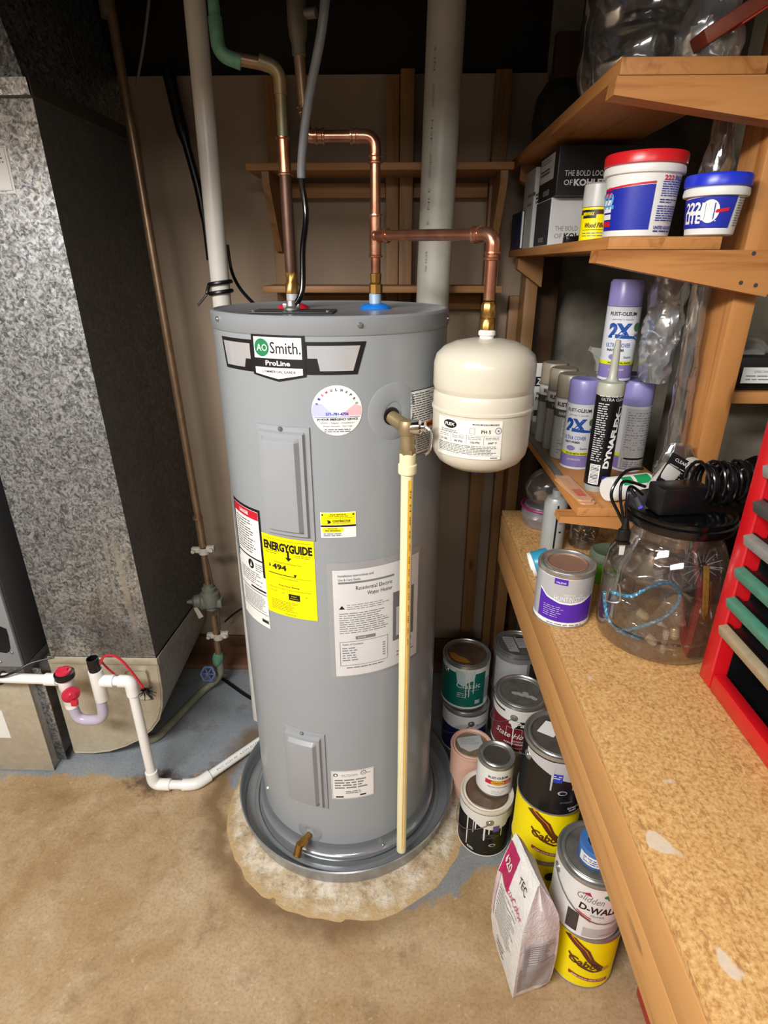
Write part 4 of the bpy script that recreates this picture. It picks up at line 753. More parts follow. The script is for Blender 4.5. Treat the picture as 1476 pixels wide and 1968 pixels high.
for z, x0, x1 in ((1.748, -.34, -.048), (1.748, .036, .26), (1.43, -.34, -.048), (1.43, .036, .26)): board(T, 'cleat', (x0, x1, 1.97, 1.992, z, z + .04), bwood_x)
# ================================================================== shelving at the right
T = Thing('storage_shelf', 'pine storage shelving with three boards and tapered brackets at the right', 'shelf', (.58, 1.1, .93))
board(T, 'upright', (.576, .616, 1.0705, 1.155, .9315, 2.15), wood_z); board(T, 'upright', (.381, .419, 1.885, 1.97, .005, 1.579), bwood_z); board(T, 'upright', (.424, .505, 1.972, 2.008, .005, 2.15), wood('brown_stud', 2, '#5a4028', '#3c2917'))
board(T, 'upright', (.352, .40, 1.972, 2.005, .005, 1.47), bwood_z)
board(T, 'lower_shelf', (.348, .573, 1.03, 1.93, 1.1105, 1.130), wood_y); board(T, 'middle_shelf', (.335, .516, 1.03, 1.96, 1.5835, 1.603), wood_y); board(T, 'upper_shelf', (.317, .528, 1.03, 1.96, 1.8155, 1.838), wood_y)
def brk(x0, zt, zl, x1, zr, y0=1.030, y1=1.0685):
    q = MB(); q.prism([(x0, zl), (x0 + .002, zt), (x1, zt), (x1, zr + .03), (x1 - .014, zr)], 'xz', y0, y1, wood_x); o = T.part('bracket', q)
    for dx, dz in ((-.035, .018), (-.060, .022), (-.05, .066) if zt - zr > .06 else (-.02, .02)):
        q = MB(); q.lathe([(0, 0), (.0035, 0), (.0035, .0008), (.0, .0012)], DGREY, seg=8, T=along((x1 + dx, y0 + .0002, zr + dz), (x1 + dx, y0 - 1, zr + dz))); T.part('nail_head', q, o)
brk(.319, 1.583, 1.564, .620, 1.512); brk(.312, 1.815, 1.792, .66, 1.745); brk(.315, 1.110, 1.098, .598, 1.066)
for zt, zl, x0 in ((1.583, 1.55, .345), (1.815, 1.78, .33), (1.110, 1.08, .36)):
    q = MB(); q.prism([(x0, zl), (x0, zt), (.42, zt), (.42, zl - .05)], 'xz', 1.845, 1.883, bwood_x); T.part('bracket', q)
# ================================================================== workbench
def particle():
    m, nt, b = newmat('particle_board'); v = coord(nt)
    n = noise_(nt, v, 190, 4, .65); n2 = noise_(nt, coord(nt, (1.0, .45, 1.0)), 150, 3, .6); n3 = noise_(nt, v, 3.5, 4)
    c = ramp(nt, n, [(.32, '#9c6f3c'), (.48, '#c1955c'), (.62, '#cfa970'), (.75, '#dcbd8a')])
    c = mixc(nt, ramp(nt, n2, [(.58, (0, 0, 0, 1)), (.66, (.65, .65, .65, 1))]), c, lin('#8a5f34')); c = mixc(nt, math_(nt, 'MULTIPLY', n3, .3), c, lin('#b07f4a'))
    sp = ramp(nt, noise_(nt, coord(nt, (1, 1, 1)), 13, 2, .4), [(.70, (0, 0, 0, 1)), (.715, (.8, .8, .8, 1))]); c = mixc(nt, sp, c, lin('#c6b8a6'))
    nt.links.new(c, b.inputs['Base Color']); b.inputs['Roughness'].default_value = .6; bump(nt, b, n, .15, .001); return m
PB = particle()
T = Thing('workbench', 'long wooden workbench with a particle board top at the right', 'workbench', (.6, .6, 0))
q = MB(); q.box(.2915, .945, -.5, 1.485, .914, .930, PB, .0015); T.part('bench_top', q)
q = MB(); q.box(.2905, .328, -.5, 1.485, .848, .9135, bench_w, .002); T.part('edge_board', q); q = MB(); q.box(.2905, .328, -.5, 1.485, .772, .8470, bench_w, .003); T.part('edge_board', q)
board(T, 'end_board', (.330, .94, 1.445, 1.483, .78, .9135), wood_x)
for a in ((.86, .945, 1.40, 1.485, .0015, .78), (.86, .945, -.49, -.40, .0015, .913), (.335, .42, -.49, -.40, .0015, .913), (.50, .585, 1.36, 1.443, .0015, .913)): board(T, 'leg', a, wood_z)
T2 = 0
q = MB(); q.box(.47, .93, 1.90, 1.915, .0015, .90, dark_wood, .002); solo('plywood_sheet', 'dark plywood sheet standing against the back wall below the bench', 'plywood', q, (.7, 1.907, .0015))
RP = M('red_enamel', '#c3121c', .32, var=.05, coat=.2); RPL = M('red_enamel_highlight', '#d8323a', .3, var=.04)
T = Thing('tool_chest', 'red metal tool chest on the floor under the workbench', 'tool chest', (.74, .4, 0))
q = MB(); q.box(.565, .925, .0, .80, .002, .72, RP, .006); T.part('body', q)
for k in range(4):
    q = MB(); q.box(.558, .5645, .03, .77, .05 + .165 * k, .20 + .165 * k, RP, .003); dr = T.part('drawer', q); q = MB(); q.box(.545, .5575, .1, .7, .17 + .165 * k, .182 + .165 * k, STEEL, .003); T.part('handle', q, dr)
# red organiser standing on the bench
T = Thing('organiser_rack', 'red metal organiser rack with sloping black trays on the workbench', 'organiser', (.62, .5, .931))
YF = .785; XF = .505
q = MB(); q.box(XF, .75, YF - .034, YF, .9315, 1.42, RP, .002); T.part('side_frame', q)
q = MB(); q.box(XF + .022, .744, YF - .0362, YF - .0342, .9375, 1.42, BLK, .0004); T.part('dark_inner_sheet', q)  # black sheet added to darken the recess
q = MB(); q.box(XF + .0205, .744, .03, YF - .037, .9375, .9385, BLK, 0); T.part('dark_floor_sheet', q)  # black sheet added to darken the bottom of the recess
q = MB(); q.box(XF, XF + .02, .02, YF - .036, .9315, .962, RP, .002); q.box(XF + .0205, .75, .02, YF - .036, .9315, .937, RP, .001); T.part('bottom_rail', q)
q = MB(); q.box(XF - .002, XF - .0003, YF - .035, YF - .032, .965, 1.42, RPL, 0); T.part('edge_highlight', q)  # lighter red strip painted as the highlight on the frame's inner edge
q = MB(); q.box(.745, .75, .02, YF - .036, .9375, 1.42, BLK, .001); T.part('back_panel', q)
q = MB(); q.box(XF, .75, .0, .0195, .9315, 1.42, RP, .002); T.part('side_frame', q)
TR = M('tray_grey', '#8d8d88', .5, var=.15, vs=60); TG = M('tray_green', '#4f8a74', .5, var=.15, vs=60); TB = M('tray_tan', '#a8977a', .5, var=.15, vs=60); TD = M('tray_dark', '#4c4c4c', .5, var=.1)
for k, (z, mt, nm) in enumerate(((1.047, TB, 'tan grey front lip'), (1.096, TG, 'green front lip'), (1.147, TG, 'green front lip'), (1.200, TR, 'grey front lip'), (1.252, TD, 'dark front lip'), (1.304, TR, 'grey front lip'), (1.356, TD, 'dark front lip'))):
    q = MB(); TT = Matrix.Translation((XF + .002, 0, z)) @ Matrix.Rotation(R(-14), 4, 'Y'); q.box(.0, .21, .022, YF - .037, -.003, .000, BLK, .0005, T=TT); q.box(.0, .003, .022, YF - .037, 0, .012, BLK, .0005, T=TT); tr = T.part('tray', q)
    q = MB(); q.box(-.014, -.0003, .022, YF - .037, -.004, .012, mt, .0015, T=TT); T.part('tray_lip', q, tr, label=nm)
# ================================================================== paint cans
LIDB = M('rusty_lid', '#6e5a4b', .45, metal=.45, var=.3, vs=35); LIDG = M('dull_lid', '#66625c', .4, metal=.5, var=.3, vs=35)
def can(label, loc, r, h, body, rz=0, lid=LIDG, rim=TIN, art=None, lidart=None, bail=None, ears=True, group='paint cans stacked on the floor', name='paint_can'):
    T = Thing(name, label, 'paint can', loc, rz, group)
    q = MB(); q.lathe([(0, .004), (r - .004, .004), (r - .002, 0), (r + .0012, .0005), (r + .0012, .004), (r - .0002, .006), (r, h - .012), (r - .001, h - .010)], body, seg=48); B = T.part('can_body', q, world=False)
    q = MB(); q.lathe([(r, 0), (r + .0018, .001), (r + .0018, .004), (r - .0004, .005)], rim, (0, 0, .0002), 48); T.part('bottom_rim', q, world=False)
    q = MB(); q.lathe([(r - .001, h - .011), (r + .0016, h - .010), (r + .0022, h - .003), (r + .0008, h), (r - .003, h), (r - .005, h - .003), (r - .009, h - .0055), (r - .012, h - .003), (r - .013, h - .003)], rim, seg=48); T.part('top_rim', q, world=False)
    q = MB(); q.lathe([(r - .0132, h - .0025), (r - .015, h - .0012), (r - .017, h - .004), (r * .55, h - .0048), (0, h - .0045)], lid, seg=48); L = T.part('lid', q, world=False)
    if art:
        d = Decal(cylmap((0, 0, 0), r + .0003, 0, 0)); art(d, r, h); T.part('label', d.mb, B, world=False)
    if lidart:
        d = Decal(planemap((0, 0, h - .0036), (1, 0, 0), (0, 1, 0))); lidart(d, r); T.part('lid_sticker', d.mb, L, world=False)
    if bail is not None:
        a = R(bail); e1 = Vector((r * math.cos(a), r * math.sin(a), h * .78)); e2 = Vector((-e1.x, -e1.y, e1.z))
        if ears:
            for e in (e1, e2):
                q = MB(); dn = Vector((e.x, e.y, 0)).normalized(); q.lathe([(.012, 0), (.011, .002), (.006, .003), (.005, .0045), (0, .005)], TIN, seg=14, T=along(e, e + dn)); T.part('ear', q, world=False)
        fwd = Vector((-math.sin(a), math.cos(a), 0)); pts = []
        o1 = e1 * 1.0 + Vector((e1.x, e1.y, 0)).normalized() * .0045; o2 = e2 + Vector((e2.x, e2.y, 0)).normalized() * .0045
        for k in range(17):
            t = math.pi * k / 16; x = math.cos(t); s_ = math.sin(t); base = o1 * (x * .5 + .5) + o2 * (.5 - x * .5)
            rad = Vector((o1.x, o1.y, 0)) * x + fwd * (r + .007) * s_; pts.append(Vector((rad.x, rad.y, base.z - .072 * s_)))
        q = MB(); q.tube(pts, .0011, TIND, 6); T.part('bail_handle', q, world=False)
    return T
def drips(d, r, h, mat, th0, th1, n, top=None, lo=.03, hi=.1, layer=3):
    top = top or h - .012; D = R(1) * r; d.rect(th0 * D, top - .014, th1 * D, top, mat, layer)
    for k in range(n):
        u = D * (th0 + (th1 - th0) * (k + random.random()) / n); l = random.uniform(lo, hi); w = random.uniform(.0012, .003)
        d.poly([(u - w * 2.2, top - .013), (u + w * 2.2, top - .013), (u + w, top - .028), (u + w * .7, top - l), (u, top - l - .003), (u - w * .7, top - l), (u - w, top - .028)], mat, layer)
GH = .178; GR = .079; CZ = GH + .0012
TEAL = M('teal_label', '#0f6a5c', .35, var=.06); NAVY = M('navy_label', '#22245a', .35, var=.06); MAROON = M('maroon_label', '#6d1a22', .35, var=.08)
WCAN = M('white_can', '#d9d9d6', .35, var=.04); PINKC = M('pink_painted_can', '#d8ab98', .45, var=.06); BLKC = M('black_can', '#131314', .25, var=.15); YELC = M('yellow_can', '#e8d400', .32, var=.03); GCAN = M('grey_can', '#8f9192', .35, metal=.4, var=.1)
DRIP = M('white_paint_drip', '#dcdad4', .4, var=.04); AMBER = M('amber_spill', '#b07a28', .35, var=.15); MAGEN = M('magenta_print', '#b01858', .4, var=.05); TAPE = M('grey_lid_tape', '#a6a8a8', .5, var=.08); PURP = M('purple_label', '#4a1e9e', .35, var=.04)
# the back stack: navy can below, teal can above
def a_navy(d, r, h): d.rect(-.13, .01, .13, h * .62, NAVY, 0); d.rect(-.13, h * .62, .13, h - .014, WHITE, 0); d.text('EGGSHELL', .045, h * .72, .008, BLACK, 1, shear=.2); d.text('A BASE', .02, h * .52, .008, WHITE, 1)
can('navy and white paint can on the floor beneath the teal can', (.243, 1.575, .0015), GR, GH, WCAN, 8, art=a_navy, bail=90)
def a_teal(d, r, h):
    d.rect(-.14, .012, .05, h - .03, TEAL, 0); d.rect(-.14, h - .03, .14, h - .014, WHITE, 0); d.rect(.05, .03, .083, h - .062, LGREY, 0); d.rect(.083, .012, .14, h - .03, TEAL, 0)
    d.text('Classic', -.012, h * .57, .021, WHITE, 2, w=.082); d.text('interior eggshell latex', .0, h * .46, .004, WHITE, 2, w=.05); d.lines(-.05, .05, -.015, .072, 3, WHITE, 2, .25); d.lines(.012, .024, .034, .040, 4, WHITE, 2, .7)
    d.poly([(-.058, h - .02), (.010, h - .02), (.005, h - .055), (-.012, h - .06), (-.03, h - .08), (-.05, h - .07)], M('pale_smear', '#b9cccb', .4), 3); drips(d, r, h, DRIP, -20, 6, 3, None, .05, .15)
def l_amber(d, r): d.poly([(-.056, .012), (-.06, -.012), (-.045, -.038), (-.02, -.052), (.0, -.050), (-.012, -.026), (-.03, -.010), (-.042, .010)], AMBER, 1)
can('teal labelled paint can with an amber spill on its rusty lid', (.238, 1.597, CZ + .0015), GR, GH, WCAN, 10, lid=LIDB, art=a_teal, lidart=l_amber, bail=20)
# grey can with taped lid, on another grey can
def a_grey(d, r, h): d.rect(-.10, .02, .02, h - .03, LGREY, 0); d.rect(.03, .02, .08, h - .03, M('dark_band', '#3a3634', .4), 0)
can('grey paint can on the floor beneath the can with taped lid, in the back corner', (.422, 1.648, .0015), GR, GH, GCAN, 0, art=a_grey)
def l_tape(d, r): d.poly([(-.050, .045), (-.012, .040), (-.002, -.045), (-.036, -.040)], TAPE, 1); d.poly([(-.008, .042), (.050, .036), (.056, -.018), (.0, -.022)], TAPE, 2); d.lines(.0, -.012, .044, .030, 6, GREYP, 3, .25); d.lines(-.042, -.03, -.012, .035, 6, GREYP, 3, .25); d.rect(-.002, .034, .03, .040, BLACK, 3)
can('grey paint can with two taped paper notes on its lid, in the back corner', (.42, 1.651, CZ + .0015), GR, GH, GCAN, 0, lid=TIND, art=a_grey, lidart=l_tape, bail=-30)
# maroon exterior paint on a lower can
can('plain grey paint can on the floor beneath the maroon can', (.388, 1.412, .0015), GR, GH, GCAN, 0)
def a_mar(d, r, h):
    d.rect(-.16, .012, .16, h - .055, MAROON, 0); d.rect(-.16, h - .056, .16, h - .014, DRIP, 0)
    d.poly([(.0, h - .050), (.075, h - .050), (.075, h - .078), (-.004, h - .078)], BLACK, 1); d.text('Paints', .040, h - .062, .016, WHITE, 2, w=.066, bold=.02, shear=.25)
    d.text('State House', .004, h * .40, .021, WHITE, 2, w=.122, shear=.35); d.text('EXTERIOR', .02, h * .285, .006, WHITE, 2, w=.035); d.text('ACRYLIC HOUSE PAINT', .018, h * .225, .0065, WHITE, 2, w=.085, bold=.02); d.text('DURABLE FINISH', .02, h * .14, .005, WHITE, 2, w=.05, bold=.02)
    d.frame(-.020, h * .36, .028, h * .56, .0007, WHITE, 1); drips(d, r, h, DRIP, -10, 2, 1, h - .05, .10, .115); d.poly([(-.012, h - .05), (.02, h - .05), (.006, h - .075), (-.002, h - .08)], DRIP, 3); d.rect(-.16, h - .028, -.03, h - .022, BLACK, 2)
def l_smear(d, r):
    for k in range(7): d.ell(-.02 + .011 * k + random.uniform(-.004, .004), -.008 + random.uniform(-.008, .008), .010, .007, M('dried_paint', '#9a9a98', .5), 1 + k % 3, 10)
can('maroon exterior house paint can with white paint dripped over its label', (.385, 1.408, CZ + .0015), GR, GH, WCAN, -24, lid=TIND, art=a_mar, lidart=l_smear, bail=90)
# pink can, black dripped can, small white quart
def l_note(d, r): d.poly([(-.048, .025), (.030, .040), (.038, -.008), (-.01, -.030), (-.038, -.012)], LGREY, 1); d.lines(-.034, -.002, .026, .026, 6, GREYP, 2, .25)
can('pink painted can with a paper note on its lid, by the drain pan', (.240, 1.373, .0015), .065, .176, PINKC, 0, lid=M('tan_lid', '#8d7d66', .45, metal=.35, var=.25), rim=PINKC, lidart=l_note)
def a_blk(d, r, h):
    d.rect(-.13, h - .046, .13, h - .014, DRIP, 1); d.poly([(-.05, h - .045), (.06, h - .045), (.05, h - .062), (.02, h - .070), (-.02, h - .062)], DRIP, 1); drips(d, r, h, DRIP, -58, 40, 7, None, .05, .14, 2); d.rect(.01, h - .074, .028, h - .052, M('violet_patch', '#5a4a9c', .4), 4)
    d.ell(.012, h * .27, .010, .006, LGREY, 2, 14); d.ell(.012, h * .27, .007, .004, BLACK, 3, 14); d.lines(-.06, .014, -.038, .024, 3, WHITE, 2, .5); d.lines(-.02, h * .42, .03, h * .52, 3, GREYP, 2, .2)
can('black paint can with white paint run down its side, beneath the small white can', (.264, 1.20, .0015), .0745, .176, BLKC, 0, lid=LIDB, rim=M('painty_rim', '#cfc6b8', .5, var=.15), art=a_blk, bail=90)
def a_rust(d, r, h):
    d.rect(-.15, .006, .15, h - .013, WHITE, 0); d.text('RUST-OLEUM', -.002, h * .66, .0085, BLACK, 1, w=.056, bold=.03); d.rect(-.038, h * .42, .038, h * .56, RED, 1); d.ell(-.002, h * .49, .020, .0085, M('gold_print', '#c8a030', .4), 2); d.text('STOPS RUST', -.002, h * .49, .004, RED, 3, w=.026, bold=.02); d.lines(.020, h * .44, .036, h * .54, 3, WHITE, 2, .3)
    d.text('PROTECTIVE ENAMEL', 0, h * .33, .0045, BLACK, 1, w=.058); d.lines(-.018, h * .08, .02, h * .22, 3, GREYP, 1, .2)
can('small white rust enamel can standing on the black dripped can', (.287, 1.228, .0015 + .1775), .051, .108, WCAN, 2, lid=M('brushed_lid', '#6f6b63', .35, metal=.7, var=.2), art=a_rust)
# yellow stain cans with a black can on top
BROWNP = M('brown_print', '#5a2f14', .4, var=.06)
def a_cab(d, r, h):
    for k in range(3):
        pts = []; o = .0
        A = [(-.060 + .006 * k, h * .93), (-.022 + .004 * k, h * .78), (.0, h * .60), (.024, h * .44), (.030, h * .40)]; t = .0022 if k else .006
        d.poly([(x, y) for x, y in A] + [(x - t * 2.2, y - t * 1.4) for x, y in reversed(A)], BROWNP if k != 1 else ORANGE, 1 + k)
    B = [(.034, h * .40), (.004, h * .38), (-.03, h * .46), (-.056, h * .62)]
    d.poly(B + [(x - .002, y - .006) for x, y in reversed(B)], BROWNP, 2); d.text('Cabot', -.018, h * .50, .024, BROWNP, 4, w=.074, bold=.03, rot=-10)
    d.poly([(.022, h * .43), (.034, h * .44), (.040, h * .40), (.030, h * .37), (.022, h * .38)], M('gold_print', '#c8a030', .4), 4); d.rect(.036, h * .42, .05, h * .424, BROWNP, 2); d.rect(.038, h * .37, .048, h * .374, BROWNP, 2)
    d.poly([(-.05, h * .27), (.045, h * .15), (.045, h * .09), (-.05, h * .21)], M('rust_red_print', '#9a2a20', .4), 1); d.text('SEMI-SOLID DECK STAIN', -.003, h * .185, .0058, WHITE, 2, w=.082, bold=.02, rot=-10)
can('yellow stain can on the floor, mostly hidden behind the white bag', (.392, 1.062, .0015), GR, GH, YELC, -25, art=lambda d, r, h: d.ell(.040, h * .72, .015, .015, BLACK, 1, 18))
can('yellow stain can with a brown emblem, stacked beneath the black can', (.390, 1.062, CZ + .0015), GR, GH, YELC, 0, art=a_cab, lid=BLKC, rim=TIN)
def a_top(d, r, h):
    d.poly([(-.10, h - .014), (.06, h - .014), (.05, h - .06), (.03, h - .075), (-.02, h - .058), (-.05, h - .045), (-.10, h - .03)], LGREY, 1); d.rect(-.028, h - .072, -.004, h - .046, BLUE, 2); d.lines(-.026, h - .062, -.006, h - .05, 2, WHITE, 3, .4)
    d.ell(.0, h * .42, .011, .007, LGREY, 2, 16); d.ell(.001, h * .42, .008, .005, BLACK, 3, 16); d.text('INTERIOR', .014, h * .25, .005, GREYP, 2, w=.03); d.text('FLAT MATTE', .034, h * .13, .006, WHITE, 2, w=.03, bold=.02); d.text('ENAMEL', .034, h * .085, .005, WHITE, 2, w=.02, bold=.02); drips(d, r, h, LGREY, -20, 30, 2, None, .06, .09)
can('black paint can with a grey and blue label, on top of a yellow stain can', (.388, 1.052, 2 * CZ + .0015), GR, GH, BLKC, 0, art=a_top, lidart=lambda d, r: d.poly([(-.05, .01), (-.02, .045), (.02, .03), (-.015, -.01)], WHITE, 1), bail=20)
# front stack
can('yellow stain can on the floor at the front, beneath the white drywall paint can', (.457, .884, .0015), GR, GH, YELC, 0, art=a_cab, bail=-15)
def a_gl(d, r, h):
    d.rect(-.14, .01, .14, h - .013, WHITE, 0); d.text('Glidden', -.026, h * .74, .020, GREYP, 1, w=.058, shear=.1, rot=-8); d.poly([(-.045, h * .81), (-.03, h * .86), (-.024, h * .79)], MAGEN, 1); d.ell(.012, h * .82, .012, .006, GREEN, 1, 18); d.ell(.024, h * .79, .016, .010, GREEN, 1, 18)
    d.text('D-WALL', -.004, h * .555, .021, BLACK, 1, w=.084, bold=.03, rot=-7); d.text('PRIMER', -.005, h * .45, .006, GREYP, 1, w=.03, rot=-7)
    for k in range(3): d.poly([(-.05 + .004 * k, h * (.49 - .03 * k)), (-.018, h * (.41 - .03 * k)), (-.018, h * (.395 - .03 * k)), (-.05 + .004 * k, h * (.475 - .03 * k))], RED, 2)
    d.rect(-.068, h * .08, -.042, h * .42, M('dark_photo_print', '#403a3a', .4), 1); d.rect(-.030, h * .05, .07, h * .22, LGREY, 1); d.text('ONE GALLON', .02, h * .10, .004, GREYP, 2, w=.03)
can('white drywall paint can stacked on the front yellow can under the bench', (.447, .884, CZ + .0015), GR, GH, WCAN, 0, art=a_gl, lid=TIND, bail=185)
T = Thing('tape_roll', 'blue and white roll standing on the lid of the white drywall paint can', 'tape', (.444, .876, 2 * CZ - .0015))
q = MB(); q.lathe([(.020, 0), (.036, 0), (.037, .002), (.037, .046), (.036, .048), (.020, .048), (.020, 0)], M('blue_tape', '#3f6fae', .4, var=.1), (0, 0, 0), 28); R_ = T.part('roll', q, world=False); d = Decal(cylmap((0, 0, 0), .0372, 0)); d.rect(-.05, .010, .05, .036, WHITE, 0); d.lines(-.04, .014, .04, .032, 3, BLUE, 1, .4); T.part('wrapper', d.mb, R_, world=False)
# ------------------------------------------------------------------ grout bag
def bag():
    T = Thing('grout_bag', 'white paper bag of grout with magenta print standing on the floor before the cans', 'bag', (.312, .865, .0015))
    Ft, Rt, Lt, Bk = Vector((.279, .778)), Vector((.370, .806)), Vector((.243, .925)), Vector((.334, .953))
    H = [0, .02, .06, .11, .16, .21, .25, .29, .33, .365]; n = 8; vs = []; paper, nt, b = newmat('bag_paper'); v = coord(nt)
    c = (Ft + Rt + Lt + Bk) / 4; seam = (Lt - Ft).normalized(); wd = (Rt - Ft).normalized()
    for i, z in enumerate(H):
        k = max(0, (z - .235) / .13); bulge = 1 + .07 * math.sin(math.pi * min(1, z / .22)) - (.06 if i == 0 else 0)
        row = []
        for a, b_ in ((Ft, Rt), (Rt, Bk), (Bk, Lt), (Lt, Ft)):
            for j in range(n):
                p = a + (b_ - a) * j / n; l = p - c; s_ = l.dot(seam); w_ = l.dot(wd); sh = -.032 * k
                w_ = w_ * bulge * (1 - .93 * k ** 1.15) + sh * .55; s_ = s_ * (bulge - .0) * (1 - .20 * k)
                nz = noise.noise((p.x * 34, p.y * 34, z * 26)); am = (.0105 if z > .1 else .0075) if .01 < z < .36 else .002
                q_ = c + seam * (s_ + nz * am) + wd * (w_ + nz * am * (.9 if k < .8 else .2)); row.append((q_.x, q_.y, z + .0015 + (.004 * noise.noise((p.x * 20, p.y * 20, 5)) if z > .2 else 0)))
        vs += row
    m_ = 4 * n; fs = []
    for i in range(len(H) - 1):
        for j in range(m_): fs.append((i * m_ + j, i * m_ + (j + 1) % m_, (i + 1) * m_ + (j + 1) % m_, (i + 1) * m_ + j))
    fs.append(tuple(range(m_ - 1, -1, -1))); fs.append(tuple((len(H) - 1) * m_ + j for j in range(m_)))
    nn = noise_(nt, v, 40, 5, .6, 1.5); nt.links.new(ramp(nt, nn, [(.3, '#dcdcdb'), (.7, '#ebebea')]), b.inputs['Base Color']); b.inputs['Roughness'].default_value = .55; bump(nt, b, nn, .5, .006)
    q = MB(); q.add(vs, fs, paper); B = T.part('paper_sack', q)
    def side(i0):
        # map (s along edge 0..1, z) onto the sack surface
        def f(u, v_, w):
            z = min(max(v_, 0), .364); i = 0
            while i < len(H) - 2 and z > H[i + 1]: i += 1
            t = (z - H[i]) / (H[i + 1] - H[i]); x = min(max(u, 0), .9999) * n; j = int(x); fx = x - j
            g = lambda ii, jj: Vector(vs[ii * m_ + (i0 + jj) % m_])
            p00, p01, p10, p11 = g(i, j), g(i, j + 1), g(i + 1, j), g(i + 1, j + 1); p = (p00 * (1 - fx) + p01 * fx) * (1 - t) + (p10 * (1 - fx) + p11 * fx) * t
            nr = (p01 - p00).cross(p10 - p00).normalized(); return tuple(p + nr * (w + .0012))
        return f
    class SD(Decal):
        def grid(s, u0, v0, u1, v1, mat, layer, nu=10, nv=12):
            for a in range(nu):
                for b2 in range(nv):
                    x0, x1 = u0 + (u1 - u0) * a / nu, u0 + (u1 - u0) * (a + 1) / nu; y0, y1 = v0 + (v1 - v0) * b2 / nv, v0 + (v1 - v0) * (b2 + 1) / nv
                    s._put([(x0, y0), (x1, y0), (x1, y1), (x0, y1)], [(0, 1, 2, 3)], mat, layer)
    d = SD(side(3 * n), .08)   # printed wide face
    d.grid(.02, .245, .40, .350, MAGEN, 1); T.part('magenta_patch', d.mb, B); d = SD(side(3 * n), .08); d.text('620', .20, .30, .032, WHITE, 4, w=.24, bold=.02, rot=0); d2 = SD(side(3 * n), .08); d2.grid(.0, .09, .10, .245, M('pink_wash', '#dfc3cf', .5), 1, 3, 12); T.part('pink_strip', d2.mb, B)
    d.text('TEC', .70, .318, .020, BLACK, 3, w=.26); d.text('AccuColor', .60, .255, .020, MAGEN, 3, w=.60); d.text('premium grout', .55, .232, .009, GREYP, 3, w=.5)
    d.lines(.16, .10, .80, .222, 12, GREYP, 2, .25); d.lines(.3, .03, .6, .07, 3, BLACK, 2, .3); T.part('front_print', d.mb, B)
    d = SD(side(0), .08); d.grid(.06, .03, .94, .125, M('grey_block_print', '#a3a4a6', .5, var=.12, vs=80), 1); T.part('grey_panel', d.mb, B); d = SD(side(0), .08); d.grid(.1, .128, .9, .19, M('pale_block_print', '#c2c1c2', .5, var=.10, vs=80), 1); d.lines(.12, .13, .88, .186, 8, GREYP, 3, .3); T.part('side_print', d.mb, B)
bag()
# ================================================================== on the lower shelf
ZL = 1.1305
LAV = M('lavender_plastic', '#8f8cc8', .3, var=.03); TAUPE = M('taupe_cap', '#9a917f', .3, var=.05); LAVP = M('lavender_print', '#8478b4', .4); SWHITE = M('spray_white', '#d4d8de', .3, var=.03); SGREY = M('spray_grey', '#a9adab', .3, metal=.2, var=.05); LIME = M('lime_print', '#d9e21a', .4); NAVB = M('deep_blue_print', '#1a4a9a', .4)
def spray(label, loc, rz, cap, body, art, r=.0335, h=.150, ch=.052, group='spray cans on the lower shelf'):
    T = Thing('spray_can', label, 'spray can', loc, rz, group)
    q = MB(); q.lathe([(0, .003), (r - .004, .002), (r - .002, 0), (r + .0008, .001), (r + .0008, .004), (r, .006), (r, h - .003), (r + .0006, h - .001), (r - .002, h), (0, h)], body, seg=36); B = T.part('can_body', q, world=False)
    q = MB(); q.lathe([(r - .001, h + .0005), (r, h + .0005), (r, h + ch - .007), (r - .003, h + ch - .001), (r - .006, h + ch), (r - .012, h + ch - .001), (0, h + ch - .0005)], cap, seg=36); T.part('cap', q, world=False)
    d = Decal(cylmap((0, 0, 0), r + .0003, 0)); art(d, h); T.part('label', d.mb, B, world=False); return T
def art2x(d, h):
    d.rect(-.095, .006, .095, .034, LAVP, 0); d.rect(-.095, .034, .095, .0415, LIME, 0); d.rect(-.095, .0415, .095, h - .002, SWHITE, 0)
    d.text('RUST-OLEUM', -.012, h - .014, .0075, BLACK, 1, w=.054, bold=.02); d.text('painter\'s touch', -.012, h - .025, .005, GREYP, 1, w=.042, shear=.2)
    d.text('2X', -.014, h - .047, .030, NAVB, 2, w=.046, bold=.06); d.poly([(-.02, h - .054), (.016, h - .058), (.036, h - .070), (.018, h - .063), (-.02, h - .062)], NAVB, 2)
    d.ell(.022, h - .040, .009, .009, M('olive_seal', '#6a7040', .4), 2, 20); d.ell(.022, h - .040, .006, .006, GREEN, 3, 20); d.text('HI', .022, h - .057, .008, NAVB, 2, bold=.03)
    d.text('ULTRA COVER', -.014, h - .076, .0085, NAVB, 2, w=.05); d.text('PAINT+PRIMER', -.018, h - .086, .005, BLACK, 2, w=.034, bold=.02)
    d.ell(-.020, .050, .010, .006, LAVP, 1, 14); d.text('Satin', .008, .050, .005, BLACK, 1, w=.016); d.text('WOOD METAL PLASTIC', -.005, .0378, .004, BLACK, 1, w=.05, bold=.02); d.text('LAVENDER', -.01, .024, .004, WHITE, 1, w=.03)
    d.rect(.035, .006, .055, .045, LGREY, 2); d.lines(.037, .010, .053, .040, 5, GREYP, 3, .4)
spray('lavender capped spray can on the lower shelf just left of the caulk tube', (.412, 1.286, ZL), -8, LAV, SWHITE, art2x)
def art_back(d, h):
    d.rect(-.095, .006, .095, .034, LAVP, 0); d.rect(-.095, .034, .095, .0415, LIME, 0); d.rect(-.03, .008, .05, h - .006, LGREY, 1); d.lines(-.024, .05, .044, h - .012, 16, GREYP, 2, .3); d.rect(-.02, .03, .03, .034, BLACK, 2); d.lines(-.02, .012, .04, .026, 3, GREYP, 2, .4)
